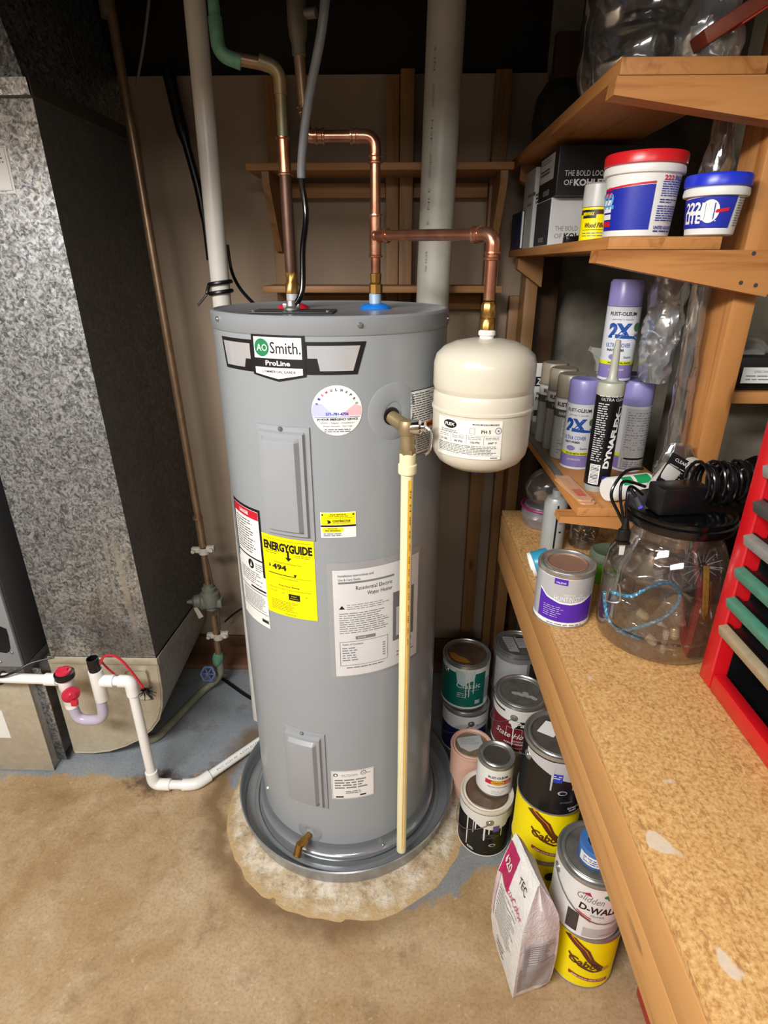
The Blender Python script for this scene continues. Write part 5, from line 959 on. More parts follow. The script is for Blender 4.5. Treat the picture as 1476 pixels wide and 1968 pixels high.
spray('lavender capped spray can turned to its grey back label, right of the caulk tube', (.523, 1.270, ZL), 0, LAV, SWHITE, art_back)
spray('lavender spray can stacked upright on top of the two lavender caps', (.4675, 1.278, ZL + .2026), 2, LAV, SWHITE, art2x)
spray('lavender capped spray can behind the others, partly veiled by cloudy film', (.540, 1.352, ZL), 30, LAV, SWHITE, art_back)
def art_ru(t):
    def f(d, h):
        d.rect(-.095, h - .028, .095, h - .004, WHITE, 0); d.text('RUST-OLEUM', -.004, h - .016, .0105, BLACK, 1, w=.064, bold=.04); d.rect(-.095, h - .046, .095, h - .028, M('dark_band2', '#4a4c4c', .4), 0); d.text(t, -.004, h - .037, .008, LGREY, 1, w=.05, bold=.03)
        d.rect(-.018, .055, .014, h - .05, LGREY, 0); d.poly([(-.012, .06), (.0, .095), (.008, .06)], DGREY, 1) if t == 'TEXTURED' else d.lines(-.014, .06, .01, .095, 4, GREYP, 1, .3); d.lines(-.025, .012, .03, .05, 5, GREYP, 1, .25); d.rect(.006, .05, .016, .058, LIME, 2)
    return f
spray('taupe capped spray can nearest the lavender one, left of it', (.404, 1.358, ZL), -6, TAUPE, SGREY, art_ru('HAMMERED'), h=.148)
spray('middle of the three taupe capped spray cans on the lower shelf', (.402, 1.430, ZL), -2, TAUPE, SGREY, art_ru('TEXTURED'), h=.150)
spray('leftmost taupe capped spray can beside the wood patch tube', (.398, 1.500, ZL), 8, TAUPE, SGREY, art_ru('METALLIC'), h=.152)
T = Thing('spray_bottle', 'grey trigger spray bottle behind the taupe spray cans', 'spray bottle', (.492, 1.42, ZL))
GRP = M('grey_trigger_plastic', '#a8a7a0', .35, var=.04)
q = MB(); q.lathe([(0, .0), (.032, .0), (.033, .004), (.033, .13), (.028, .155), (.014, .172), (.012, .19), (0, .19)], SGREY, seg=28); T.part('bottle', q, world=False)
q = MB(); q.lathe([(0, .188), (.016, .188), (.016, .205), (.012, .208), (0, .208)], GRP, seg=20); q.prism([(-.040, .242), (-.036, .252), (.010, .246), (.034, .240), (.036, .208), (-.004, .208), (-.012, .222)], 'xz', -.010, .010, GRP); q.prism([(-.034, .240), (-.020, .236), (-.012, .218), (-.014, .196), (-.019, .196), (-.020, .214)], 'xz', -.006, .006, GRP); T.part('trigger_head', q, world=False)
T = Thing('wood_patch_tube', 'white and black wood patch tube standing left of the taupe cans', 'tube', (.386, 1.572, ZL), 0)
q = MB(); q.lathe([(0, 0), (.018, 0), (.0185, .002), (.0185, .030), (.016, .034), (0, .034)], M('tube_cap_grey', '#8a8478', .4), seg=20); T.part('cap', q, world=False)
q = MB(); hexa(q, [(-.017, -.014, .034), (.017, -.014, .034), (.017, .014, .034), (-.017, .014, .034)], [(-.024, -.002, .19), (.024, -.002, .19), (.024, .002, .19), (-.024, .002, .19)], WHITE); tb = T.part('tube_body', q, world=False)
d = Decal(lambda u, v, w: (u, -.0142 + .012 * (v - .034) / .156 - w, v)); d.rect(-.020, .130, .0225, .155, BLACK, 0); d.text('ZAR', .0, .1425, .017, WHITE, 1, w=.034, bold=.03, shear=.15); d.text('Latex', .002, .122, .006, BLACK, 1); d.text('WOOD', .001, .110, .010, BLACK, 1, w=.034, bold=.03); d.text('PATCH', .001, .097, .010, BLACK, 1, w=.034, bold=.03); d.ell(.004, .078, .012, .010, LIME, 0, 14); d.rect(-.018, .05, .018, .066, M('dark_green_print', '#2a4038', .4), 0); d.rect(-.006, .170, .018, .176, BLACK, 0); T.part('print', d.mb, tb, world=False)
q = MB(); q.lathe([(0, 0), (.014, 0), (.014, .15), (.010, .155), (0, .155)], M('olive_tube', '#7a7a5c', .4, var=.2, vs=40), seg=16); solo('glue_tube', 'slim olive tube at the far end of the lower shelf behind the expansion tank', 'tube', q, (.37, 1.63, ZL)).location = (.37, 1.63, ZL)
# caulk tube
T = Thing('caulk_tube', 'black and white caulk tube with a grey nozzle at the front of the lower shelf', 'caulk tube', (.413, 1.133, ZL), 4)
r = .0255
q = MB(); q.lathe([(0, .0), (r - .002, .0), (r - .001, .002), (r - .001, .014), (r, .014), (r, .205), (0, .205)], SGREY, seg=32); q.lathe([(r, .014), (r + .0002, .014), (r + .0002, .205), (r, .205)], BLKC, seg=32); B = T.part('cartridge', q, world=False)
NZ = M('nozzle_grey', '#a6a89c', .35, var=.05); q = MB(); q.lathe([(r + .0006, .198), (r + .0008, .2), (r + .0008, .218), (r - .001, .222), (.013, .224), (.0085, .232), (.0075, .26), (.0058, .292), (.0048, .300), (0, .301)], NZ, seg=28); T.part('nozzle', q, world=False)
d = Decal(cylmap((0, 0, 0), r + .0005, 0)); d.text('DYNAFLEX', .0075, .110, .0125, WHITE, 1, w=.115, bold=.05, rot=84); d.rect(-.028, .018, -.008, .060, WHITE, 1)
for k in range(13): d.rect(-.026, .021 + .003 * k, -.010, .021 + .003 * k + random.choice((.001, .0016)), BLACK, 2)
d.lines(-.030, .066, -.008, .185, 26, LGREY, 1, .45, .2); d.rect(-.002, .018, .012, .036, BLUE, 1); d.text('DAP', .006, .027, .006, WHITE, 2); d.frame(.012, .158, .028, .178, .0015, WHITE, 1); d.text('ULTRA CLEAR', .0, .192, .0055, LGREY, 1, w=.05, bold=.02); d.lines(-.03, .196, .03, .2, 1, LGREY, 1, .6); T.part('label', d.mb, B, world=False)
# lying white tube
T = Thing('spackle_tube', 'white tube with green print lying at the front of the lower shelf', 'tube', (.44, 1.066, ZL + .0245))
A0 = Vector((.410, 1.062, ZL + .0248)); A1 = Vector((.496, 1.092, ZL + .0248)); TT = along(A0, A1); q = MB(); q.lathe([(0, 0), (.022, 0), (.0242, .003), (.0242, .095), (.020, .097), (0, .097)], M('white_tube_plastic', '#dcdcd8', .35, var=.03), seg=28, T=TT); B = T.part('tube_body', q)
ii = TT.to_3x3(); side_ = (Vector((0, 0, 1)).cross((A1 - A0).normalized())).normalized(); ax = (A1 - A0).normalized()
d = Decal(lambda u, v, w: tuple(A0 + ax * u + (-side_ * math.sin(v / .0245) * -1 + Vector((0, 0, 1)) * math.cos(v / .0245)) * (.0244 + w)) if False else tuple(A0 + ax * u + (side_ * math.sin(v / .0245) + Vector((0, 0, 1)) * math.cos(v / .0245)) * (.0244 + w)), .02)
def strip(u0, u1, v0, v1, mat, layer):
    nn = 5
    for k in range(nn): d._put([(u0, v0 + (v1 - v0) * k / nn), (u1, v0 + (v1 - v0) * k / nn), (u1, v0 + (v1 - v0) * (k + 1) / nn), (u0, v0 + (v1 - v0) * (k + 1) / nn)], [(0, 1, 2, 3)], mat, layer)
GP = M('bright_green_print', '#129a58', .4); strip(.022, .046, -.024, -.004, GP, 0); strip(.054, .088, -.024, -.002, GP, 0)
for k in range(4): strip(.03, .036 + .004 * (k % 2), -.044 + .004 * k, -.042 + .004 * k, GREYP, 0)
T.part('print', d.mb, B)
# stirring sticks and a steel straightedge
STK = wood('stir_stick', 1, '#d6a884', '#b98660', knots=False)
def stick(a, b_, z, wd, mat, name, label, cat, th=.003, pr=False):
    a = Vector((*a, z)); b_ = Vector((*b_, z)); T = Thing(name, label, cat, tuple(a), 0, 'stirring sticks on the lower shelf' if cat == 'stirring stick' else None); dr = (b_ - a).normalized(); sd = Vector((dr.y, -dr.x, 0)); L = (b_ - a).length
    out = [(0, -wd / 2), (L - .006, -wd / 2), (L, -wd / 2 + .006), (L, wd / 2 - .006), (L - .006, wd / 2), (0, wd / 2)]; TT = Matrix((( dr.x, sd.x, 0, a.x), (dr.y, sd.y, 0, a.y), (0, 0, 1, a.z), (0, 0, 0, 1)))
    q = MB(); q.prism(out, 'xy', 0, th, mat, T=TT); B = T.part('blade', q)
    if pr:
        d = Decal(lambda u, v, w: tuple(a + dr * u - sd * v + Vector((0, 0, th + w))), .05); RP_ = M('faded_red_print', '#c8553c', .5); d.rect(L - .060, -.009, L - .022, .009, RP_, 0); d.lines(L - .058, -.008, L - .024, .008, 4, STK, 1, .35); d.lines(.02, -.006, L - .08, .006, 3, M('faded_tan_print', '#b98a5c', .5), 0, .3); T.part('print', d.mb, B)
stick((.355, 1.185), (.3735, 1.043), ZL, .030, STK, 'stir_stick', 'lower of two wooden stirring sticks at the front end of the lower shelf', 'stirring stick')
stick((.359, 1.195), (.3700, 1.052), ZL + .0033, .030, STK, 'stir_stick', 'upper wooden stirring stick with faded red print, lying on another', 'stirring stick', pr=True)
stick((.3565, 1.56), (.3565, 1.205), ZL, .016, M('dull_steel_strip', '#8c8b88', .4, metal=.6), 'straightedge', 'grey metal straightedge lying along the edge of the lower shelf', 'straightedge', .004)
# crinkled film lining and clear bags
def crinkle(prof_c, rads, mat, seed, amp=.35, seg=28, sy=1.0, fr=26):
    q = MB(); n = len(prof_c); rows = []; vs = []; fs = []
    for i, (c, r_) in enumerate(zip(prof_c, rads)):
        for k in range(seg):
            a = 2 * math.pi * k / seg; nz = noise.noise((math.cos(a) * 2.2 + seed, math.sin(a) * 2.2, c[2] * fr)) + .6 * noise.noise((math.cos(a) * 5 + seed, math.sin(a) * 5, c[2] * fr * 2.6)); rr = r_ * (1 + amp * nz); vs.append((c[0] + rr * math.cos(a), c[1] + rr * sy * math.sin(a), c[2]))
    for i in range(n - 1):
        for k in range(seg): k2 = (k + 1) % seg; fs.append((i * seg + k, i * seg + k2, (i + 1) * seg + k2, (i + 1) * seg + k))
    fs.append(tuple(range(seg - 1, -1, -1))); fs.append(tuple((n - 1) * seg + k for k in range(seg))); q.add(vs, fs, mat); return q
N = 30
q = crinkle([(.552 - .006 * t, 1.115 + .02 * t, 1.132 + .42 * t) for t in [k / N for k in range(N + 1)]], [.020 - .005 * (k / N) for k in range(N + 1)], FILM, 1.3, .22); solo('film_roll', 'crinkled clear film hanging upright against the front shelf post', 'plastic film', q, (.552, 1.115, 1.132))
q = crinkle([(.525, 1.215, 1.340 + .22 * t) for t in [k / N for k in range(N + 1)]], [.026 + .006 * math.sin(3 * k / N) for k in range(N + 1)], FILMG, 4.3, .20, sy=1.4); solo('film_sheet', 'cloudy grey film sheet hanging right of the upright spray can', 'plastic film', q, (.525, 1.215, 1.34))
q = crinkle([(.547, 1.165, 1.605 + .205 * t) for t in [k / 16 for k in range(17)]], [.021 - .004 * math.cos(7 * k / 16) for k in range(17)], FILM, 7.7, .26); solo('film_roll', 'shiny crinkled film standing behind the blue lidded tub on the middle shelf', 'plastic film', q, (.547, 1.165, 1.605))
T = Thing('accessory_bag', 'clear plastic bag with a black card and white plug on the lower shelf', 'bag', (.535, 1.075, ZL))
q = crinkle([(.532 + .004 * t, 1.068, ZL + .001 + .115 * t) for t in [k / 18 for k in range(19)]], [.012 + .026 * math.sin(math.pi * (k + 2) / 22) for k in range(19)], FILM, 12.1, .16, sy=.55); T.part('film', q)
q = MB(); TT = Matrix.Translation((.524, 1.042, 1.200)) @ Matrix.Rotation(R(28), 4, 'Y') @ Matrix.Rotation(R(-12), 4, 'X'); q.box(-.024, .024, -.0006, .0006, -.030, .030, BLACK, .0003, T=TT); cd = T.part('card', q)
d = Decal(lambda u, v, w: tuple(TT @ Vector((u, -.0008 - w, v))), .05); d.text('CLEAR', 0, .021, .006, WHITE, 0, w=.026); d.lines(-.018, -.022, .019, .012, 6, LGREY, 0, .25, .2); T.part('print', d.mb, cd)
q = MB(); q.box(-.016, .016, -.009, .009, -.034, .034, M('grey_white_plastic', '#bdbbb5', .4), .004, T=Matrix.Translation((.505, 1.046, 1.180)) @ Matrix.Rotation(R(32), 4, 'Y')); T.part('plug', q)
for k in range(4):
    q = MB(); q.tube([Vector((.556 + (.014 + .003 * k) * math.cos(t), 1.046 + .002 * k, 1.196 + (.020 + .003 * k) * math.sin(t))) for t in [2 * math.pi * j / 20 for j in range(20)]], .0018, M('pale_cable', '#b8b6ae', .35), 6, closed=True); T.part('cable', q)
# ================================================================== on the middle shelf
ZM = 1.6035
def tub(label, loc, r0, r1, h, lidm, art, rz=0, lidh=.016):
    T = Thing('spackle_tub', label, 'tub', loc, rz, 'tubs on the middle shelf'); k = (r1 - r0) / h
    q = MB(); q.lathe([(0, .002), (r0 - .003, .001), (r0, .003), (r0 + k * (h - .026), h - .026), (r1 + .003, h - .025), (r1 + .004, h - .022), (r1 + .003, h - .014), (r1, h - .012), (r1, h - .004), (0, h - .004)], M('tub_white', '#dcdcd9', .35, var=.02), seg=48); B = T.part('tub_body', q, world=False)
    q = MB(); q.lathe([(r1 + .001, h - .012), (r1 + .0045, h - .011), (r1 + .005, h + lidh - .014), (r1 + .003, h + lidh - .010), (r1 - .003, h + lidh - .009), (r1 - .006, h + lidh - .014), (0, h + lidh - .013)], lidm, seg=48); T.part('lid', q, world=False)
    d = Decal(cylmap((0, 0, 0), r0 + .0004, 0, 0, k)); art(d, h, r0); T.part('label', d.mb, B, world=False); return T
BLUT = M('royal_blue_print', '#1c2a9e', .35, var=.04); RLID = M('red_lid', '#c81c24', .3, var=.04); BLID = M('blue_lid', '#1f33c4', .3, var=.04); OLID = M('orange_red_lid', '#d4492a', .3)
def a_big(d, h, r):
    d.rect(-.075, .012, .012, h * .60, BLUT, 0); d.poly([(-.075, h * .60), (.012, h * .66), (.012, h * .685), (-.075, h * .625)], RED, 0); d.poly([(-.075, h * .58), (.012, h * .60), (.012, h * .65), (-.075, h * .60)], BLUT, 0)
    d.text('222', -.066, h * .47, .024, M('sky_blue_print', '#5aa6d8', .4), 1, w=.034, bold=.05); d.text('UGL', -.062, h * .62, .006, RED, 2)
    for k in range(5): d.rect(-.075, .018 + .011 * k, -.054, .026 + .011 * k, WHITE if k % 4 else RED, 1)
    d.text('222', .032, h * .725, .0070, RED, 1, w=.018, bold=.03); d.text('SPACKLING', .058, h * .725, .0070, BLUT, 1, w=.03, bold=.03); d.lines(.022, h * .50, .070, h * .69, 7, BLUT, 1, .4, .12); d.lines(.022, h * .42, .070, h * .48, 2, BLUT, 1, .4, .5); d.lines(.020, h * .20, .068, h * .40, 7, BLUT, 1, .4, .1); d.text('UNITED GILSONITE', .042, h * .125, .005, BLUT, 1, w=.044, bold=.03); d.lines(.020, h * .06, .062, h * .10, 1, BLUT, 1, .4)
tub('large white spackling tub with a red lid at the front of the middle shelf', (.413, 1.135, ZM), .054, .0615, .121, RLID, a_big, -12)
tub('white tub with an orange lid behind the large red lidded tub', (.474, 1.285, ZM), .047, .053, .138, OLID, lambda d, h, r: (d.rect(-.07, h * .3, .07, h * .55, BLACK, 0), d.rect(-.07, h * .56, .07, h * .62, ORANGE, 0), d.lines(-.06, h * .64, .05, h * .8, 4, BLACK, 0, .5)))
def a_small(d, h, r):
    d.poly([(-.055, .012), (.030, .012), (.034, h * .72), (-.055, h * .64)], BLUT, 0); d.poly([(-.055, h * .66), (.034, h * .74), (.034, h * .76), (-.055, h * .68)], RED, 1); d.text('UGL', -.018, h * .755, .008, RED, 2, w=.02, bold=.02, shear=.2)
    d.text('222', -.026, h * .50, .016, WHITE, 1, w=.026, bold=.04); d.text('LITE', -.026, h * .32, .016, WHITE, 1, w=.028, bold=.04); d.ell(-.001, h * .43, .0125, .0165, WHITE, 1, 24); d.rect(-.012, h * .28, -.001, h * .58, WHITE, 1); d.poly([(.006, h * .42), (.008, h * .46), (.024, h * .49), (.024, h * .43), (.008, h * .40)], RED, 2); d.lines(-.04, .018, .02, .026, 1, WHITE, 1, .15); d.lines(.037, .014, .052, h * .68, 12, GREYP, 1, .45, .1)
tub('small white spackling tub with a blue lid beside the shelf post', (.511, 1.072, ZM), .0365, .045, .083, BLID, a_small, -30)
T = Thing('wood_filler_can', 'small yellow labelled wood filler can with a clear cap, left of the large tub', 'can', (.372, 1.232, ZM), -28); r = .0285
q = MB(); q.lathe([(0, .001), (r, 0), (r, .056), (0, .056)], YEL, seg=28); B = T.part('can_body', q, world=False); q = MB(); q.lathe([(r - .0005, .0565), (r + .001, .057), (r, .094), (r - .004, .097), (0, .097)], M('frosted_cap', '#b9bab6', .25, var=.03), seg=28); T.part('cap', q, world=False)
d = Decal(cylmap((0, 0, 0), r + .0003, 0)); d.rect(-.03, .044, .03, .052, M('dark_brown_print', '#4a2a14', .4), 0); d.rect(-.022, .038, .004, .052, BLACK, 1); d.text('MINWAX', -.010, .045, .006, YEL, 2, w=.022, bold=.03); d.text('Wood Filler', .003, .026, .0085, M('dark_brown_print', '#4a2a14'), 1, w=.04, bold=.02, shear=.2); d.rect(-.02, .018, .024, .0186, BLACK, 1); d.lines(-.02, .006, .024, .015, 2, GREYP, 1, .3); T.part('label', d.mb, B, world=False)
def carton(label, a, mat, front=None, left=None, name='carton', cat='box', extra=None):
    x0, x1, y0, y1, z0, z1 = a; T = Thing(name, label, cat, ((x0 + x1) / 2, (y0 + y1) / 2, z0), 0, 'cartons on the middle shelf'); q = MB(); q.box(*a, mat, .0012); B = T.part('box_body', q)
    q = MB(); q.box(x0 - .0006, x0 - .0002, y0 + .002, y1 - .002, z0 + .002, z1 - .002, extra or mat, 0); T.part('side_panel', q)
    if front: d = Decal(planemap((x0, y0, z0), (1, 0, 0), (0, 0, 1)), .05); front(d, x1 - x0, z1 - z0); T.part('front_print', d.mb)
    if left: d = Decal(planemap((x0 - .0006, y1, z0), (0, -1, 0), (0, 0, 1)), .05); left(d, y1 - y0, z1 - z0); T.part('side_print', d.mb)
    return T
BXB = M('black_carton', '#15161a', .4, var=.05); BXD = M('charcoal_carton', '#33353a', .45, var=.05); BXW = M('white_carton', '#d0d1d0', .5, var=.03); BXG = M('shaded_white_carton', '#b4b5b4', .5, var=.04)
LOOK = 'THE BOLD LOOK'
carton('white carton with charcoal side beneath the black carton on the middle shelf', (.345, .50, 1.50, 1.655, ZM, 1.7035), BXW, lambda d, w, h: (d.rect(.002, .002, w - .002, h - .002, BXW, 0), d.text(LOOK, .014, .036, .010, GREYP, 1, 'L', w=.088), d.text('OF', .014, .020, .010, GREYP, 1, 'L'), d.text('KOHLER', .036, .020, .013, BLACK, 1, 'L', w=.068, bold=.03)), lambda d, w, h: d.text('KOHLER', w * .55, .014, .010, LGREY, 1, w=.05), extra=BXD)
carton('black carton with white lettering stacked on the white carton', (.3455, .525, 1.472, 1.650, 1.7040, 1.802), BXB, lambda d, w, h: (d.rect(.002, .002, w - .002, h - .002, BXB, 0), d.text(LOOK, .016, .044, .011, WHITE, 1, 'L', w=.094), d.text('OF', .016, .026, .011, WHITE, 1, 'L'), d.text('KOHLER', .038, .026, .014, WHITE, 1, 'L', w=.074, bold=.04)), lambda d, w, h: (d.poly([(.01, .038), (w - .03, .038), (w - .03, h - .008), (.01, h - .008)], LGREY, 1), d.lines(.02, .052, w - .05, .066, 2, DGREY, 2, .6), d.lines(.02, .075, w - .04, h - .012, 2, GREYP, 2, .4), d.text('KOHLER', w * .5, .014, .012, LGREY, 1, w=.06)))
carton('tall white carton, its side greyed for shade, further back on the middle shelf', (.3455, .43, 1.705, 1.84, ZM, 1.792), BXW, None, lambda d, w, h: (d.lines(.06, .12, .16, .135, 1, GREYP, 1, .5), d.lines(.06, .10, .13, .112, 1, GREYP, 1, .5), d.lines(.17, .10, .20, .125, 3, DGREY, 1, .6), d.rect(.01, .012, .035, .032, DGREY, 1)), extra=BXG)  # side panel is a greyer white, its shade put into the colour
T = Thing('manual_book', 'thin dark blue book on the back shelf end beside the cartons', 'book', (.318, 1.87, 1.6035)); q = MB(); q.box(.336, .3435, 1.80, 1.95, ZM, 1.70, M('dark_blue_cover', '#1e2748', .4), .0008); T.part('cover', q); q = MB(); q.box(.3375, .342, 1.7985, 1.7998, ZM + .002, 1.698, WHITE, 0); T.part('pages', q)
q = MB(); q.box(0, .028, 0, .03, 0, .014, BLKC, .002); solo('black_clip', 'small black clip on the middle shelf in front of the white carton', 'clip', q, (0, 0, 0)).location = (.352, 1.30 + .06, ZM)
# ================================================================== on the upper shelf
ZU = 1.8385
T = Thing('plastic_jug', 'large clear plastic jug on the upper shelf at the top right', 'jug', (.425, 1.30, ZU))
q = crinkle([(.418, 1.262, ZU + .001 + .24 * t) for t in [k / 24 for k in range(25)]], [.092 + .010 * math.sin(min(1.57, k * .35)) for k in range(25)], FILM, 20.3, .06, 48); T.part('jug_wall', q)
q = crinkle([(.418, 1.262, ZU + .006 + .23 * t) for t in [k / 24 for k in range(25)]], [.074 + .012 * math.sin(k) for k in range(25)], FILM, 31.0, .12, 36); T.part('liner', q)
q = crinkle([(.470 - .0 * t, 1.105, ZU + .002 + .19 * t) for t in [k / 20 for k in range(21)]], [.040 + .008 * math.sin(k * .4) for k in range(21)], FILMG, 44.0, .2, 30, sy=.7); solo('film_bundle', 'dark shiny bundle of crinkled film on the upper shelf right of the jug', 'plastic film', q, (.47, 1.105, ZU))
T = Thing('painted_board', 'red painted board leaning up to the right on the upper shelf', 'board', (.44, 1.06, ZU)); A = aY(1342, 82, 1.054); B_ = aY(1530, -42, 1.052); TT = along(A, B_)
q = MB(); q.box(-.024, .024, -.010, .010, 0, (B_ - A).length, M('red_brown_board', '#7a3420', .5, var=.2), .002, T=TT); bb = T.part('plank', q)
q = MB(); q.box(-.0205, -.0195 + .04, -.0125, -.0102, .05, (B_ - A).length, M('red_board_edge', '#c03a24', .5, var=.1), .0005, T=TT); T.part('painted_edge', q, bb)
T = Thing('black_speaker', 'round black speaker in the dark at the far end of the upper shelf', 'speaker', (.42, 1.72, ZU)); q = MB(); q.lathe([(0, 0), (.07, 0), (.082, .01), (.086, .06), (.08, .11), (.06, .14), (0, .15)], M('matt_black', '#0b0b0c', .8), (.42, 1.75, ZU), 32); T.part('case', q); q = MB(); q.lathe([(0, 0), (.045, 0), (.05, .004), (.03, .006), (0, .002)], M('matt_black', '#0b0b0c', .8), seg=28, T=along((.39, 1.674, ZU + .065), (.37, 1.5, ZU + .06))); T.part('cone', q)
# ================================================================== on the workbench
ZB = .9305
def a_pur(d, r, h):
    d.rect(-.155, .006, .155, h - .012, M('silver_label', '#b9bbbf', .3, metal=.3, var=.03), 0); d.rect(-.155, .003, .155, .012, WHITE, 1)
    cur = [(-.06 + .01 * k, .056 - .010 * math.sin(math.pi * k / 12 * .9 + .1)) for k in range(13)]; cur = [(-.062, .072), (-.045, .060), (-.02, .053), (.0, .052), (.02, .055), (.04, .064), (.05, .07)]
    d.poly([(-.062, .013), (.050, .013)] + list(reversed(cur)), PURP, 1); d.poly(cur + [(x, y + .0035) for x, y in reversed(cur)], WHITE, 2); d.rect(-.034, h - .024, -.010, h - .012, PURP, 2); d.text('VALSPAR', -.022, h - .0195, .004, WHITE, 3, w=.018)
    d.text('SIGNATURE', -.004, h * .62, .0045, WHITE, 2, w=.022); d.text('HUNTINGTON', .0, h * .545, .0095, WHITE, 2, w=.062); d.text('interior paint', .012, h * .49, .004, WHITE, 2, w=.03); d.lines(-.05, .020, -.008, .046, 6, LGREY, 2, .22, .4); d.lines(-.04, .005, .04, .0105, 1, GREYP, 3, .4)
can('purple and silver quart paint can with a brown lid on the workbench', (.3215, .966, ZB), .0515, .116, WCAN, 0, lid=M('brown_lid', '#8a6a58', .5, metal=.2, var=.1), art=a_pur, group=None)
# jar
JX, JY = .478, .905
T = Thing('clear_jar', 'big clear plastic jar with a black lid on the workbench', 'jar', (JX, JY, ZB)); r = .104
q = MB(); q.lathe([(0, .003), (.06, .002), (r - .014, 0), (r - .003, .006), (r, .016), (r + .001, .045), (r - .001, .0475), (r + .001, .05), (r + .001, .13), (r - .004, .160), (r - .018, .185), (.078, .205), (.074, .21), (.074, .235)], JARF, (JX, JY, ZB), 64); T.part('jar_wall', q)
q = MB(); q.lathe([(0, .234), (.083, .232), (.087, .232), (.089, .236), (.089, .246), (.086, .248), (.087, .250), (.086, .256), (.082, .258), (0, .2575)], BLKG, (JX, JY, ZB), 56); T.part('lid', q, label='black screw lid')
zj = ZB + .2585
q = crinkle([(JX - .002, JY + .022, ZB + .115 + .105 * t) for t in [k / 20 for k in range(21)]], [.066 + .012 * math.sin(k * .5) if k < 14 else .064 for k in range(21)], FILM, 51.0, .12, 36); solo('bag_in_jar', 'crumpled clear plastic bag inside the big jar', 'bag', q, (JX, JY, ZB + .115))
BUN = None
def bungee():
    m_, nt, b = newmat('bungee_weave'); w_ = nt.nodes.new('ShaderNodeTexChecker'); w_.inputs['Scale'].default_value = 160; w_.inputs[1].default_value = lin('#3c7f9c'); w_.inputs[2].default_value = lin('#2a5a7c'); nt.links.new(coord(nt), w_.inputs[0]); n = noise_(nt, coord(nt), 180, 2); nt.links.new(mixc(nt, ramp(nt, n, [(.60, (0, 0, 0, 1)), (.66, (1, 1, 1, 1))]), w_.outputs[0], lin('#a8c4d2')), b.inputs['Base Color']); b.inputs['Roughness'].default_value = .6
    T = Thing('bungee_cord', 'blue bungee cord looped inside the big clear jar', 'bungee cord', (JX, JY, ZB + .06)); P = lambda px, py, dy: aY(px, py, JY - dy)
    q = MB(); pw = spline([P(1175, 1138, .045), P(1212, 1146, .068), P(1250, 1128, .075), P(1285, 1120, .072), P(1306, 1138, .062), P(1300, 1165, .060), P(1270, 1190, .066), P(1225, 1206, .060), P(1190, 1210, .045), P(1170, 1190, .028), P(1163, 1160, .02), P(1162, 1138, .02)], 8); q.tube(pw, .0034, m_, 10); T.part('cord', q)
    q = MB(); q.tube(spline([P(1185, 1212, .05), P(1210, 1222, .05), P(1228, 1226, .045), P(1215, 1212, .05)], 6), .0036, m_, 10); T.part('cord_end', q)
    q = MB(); q.tube(spline([P(1166, 1138, .066), P(1166, 1154, .066), P(1190, 1156, .07), P(1191, 1128, .07), P(1186, 1122, .07)], 6), .0016, STEEL, 8); T.part('hook', q); q = MB(); q.tube(spline([P(1205, 1215, .05), P(1235, 1228, .04), P(1252, 1232, .03)], 5), .0016, STEEL, 8); T.part('hook', q)
bungee()
def bulb(label, p, dr):
    T = Thing('light_bulb', label, 'light bulb', tuple(p), 0, 'light bulbs in the jar'); TT = along(p, Vector(p) + Vector(dr)); q = MB(); q.lathe([(0, 0), (.004, .001), (.007, .005)] + [(.0075 + (.0008 if k % 2 else 0), .006 + .0018 * k) for k in range(8)] + [(.0075, .021)], M('bulb_base', '#c4b896', .3, metal=.5), seg=18, T=TT); T.part('screw_base', q); q = MB(); q.lathe([(.0078, .0215), (.010, .026), (.017, .042), (.018, .052), (.013, .064), (0, .069)], BULBG, seg=22, T=TT); T.part('glass', q)
bulb('light bulb lying nearest the centre of the jar floor', aY(1262, 1240, JY - .055), (-.5, .6, .35)); bulb('light bulb at the right of the jar floor, base down', aY(1296, 1230, JY - .045), (.0, .25, .6)); bulb('light bulb leaning behind the bungee loop in the jar', aY(1246, 1190, JY - .03), (-.5, .5, .25)); bulb('light bulb at the far right inside the jar, grey base', aY(1316, 1204, JY - .02), (-.2, .5, .3))
T = Thing('gold_tassel', 'looped gold cord standing inside the right of the big jar', 'cord', (JX + .05, JY - .03, ZB + .07)); GOLD = M('gold_thread', '#b08a30', .4, metal=.3, var=.3, vs=120)
for k in range(4):
    o_ = .0022 * k; q = MB(); q.tube(spline([(JX + .028 + o_, JY - .060, ZB + .175), (JX + .036 + o_, JY - .062, ZB + .13), (JX + .044 + o_, JY - .062, ZB + .085), (JX + .054, JY - .058 + o_, ZB + .068 + o_), (JX + .060 - o_, JY - .05, ZB + .085), (JX + .050, JY - .052, ZB + .14)], 6), .0018, GOLD, 6); T.part('strand', q)
T = Thing('bottle_brush', 'round black bristled brush head inside the right of the jar', 'brush', (JX + .05, JY + .01, ZB + .14)); BRS = M('brush_hair', '#4a4a4c', .4)
q = MB(); c = Vector((JX + .052, JY - .012, ZB + .148)); q.ball(c, .009, BLK)
for k in range(46):
    a = 2 * math.pi * k / 46; q.cyl(c, c + Vector((.034 * math.cos(a), -.006 * math.cos(3 * a), .034 * math.sin(a))), .0016, BRS if k % 3 else LGREY, 5, .0006)
T.part('bristles', q)
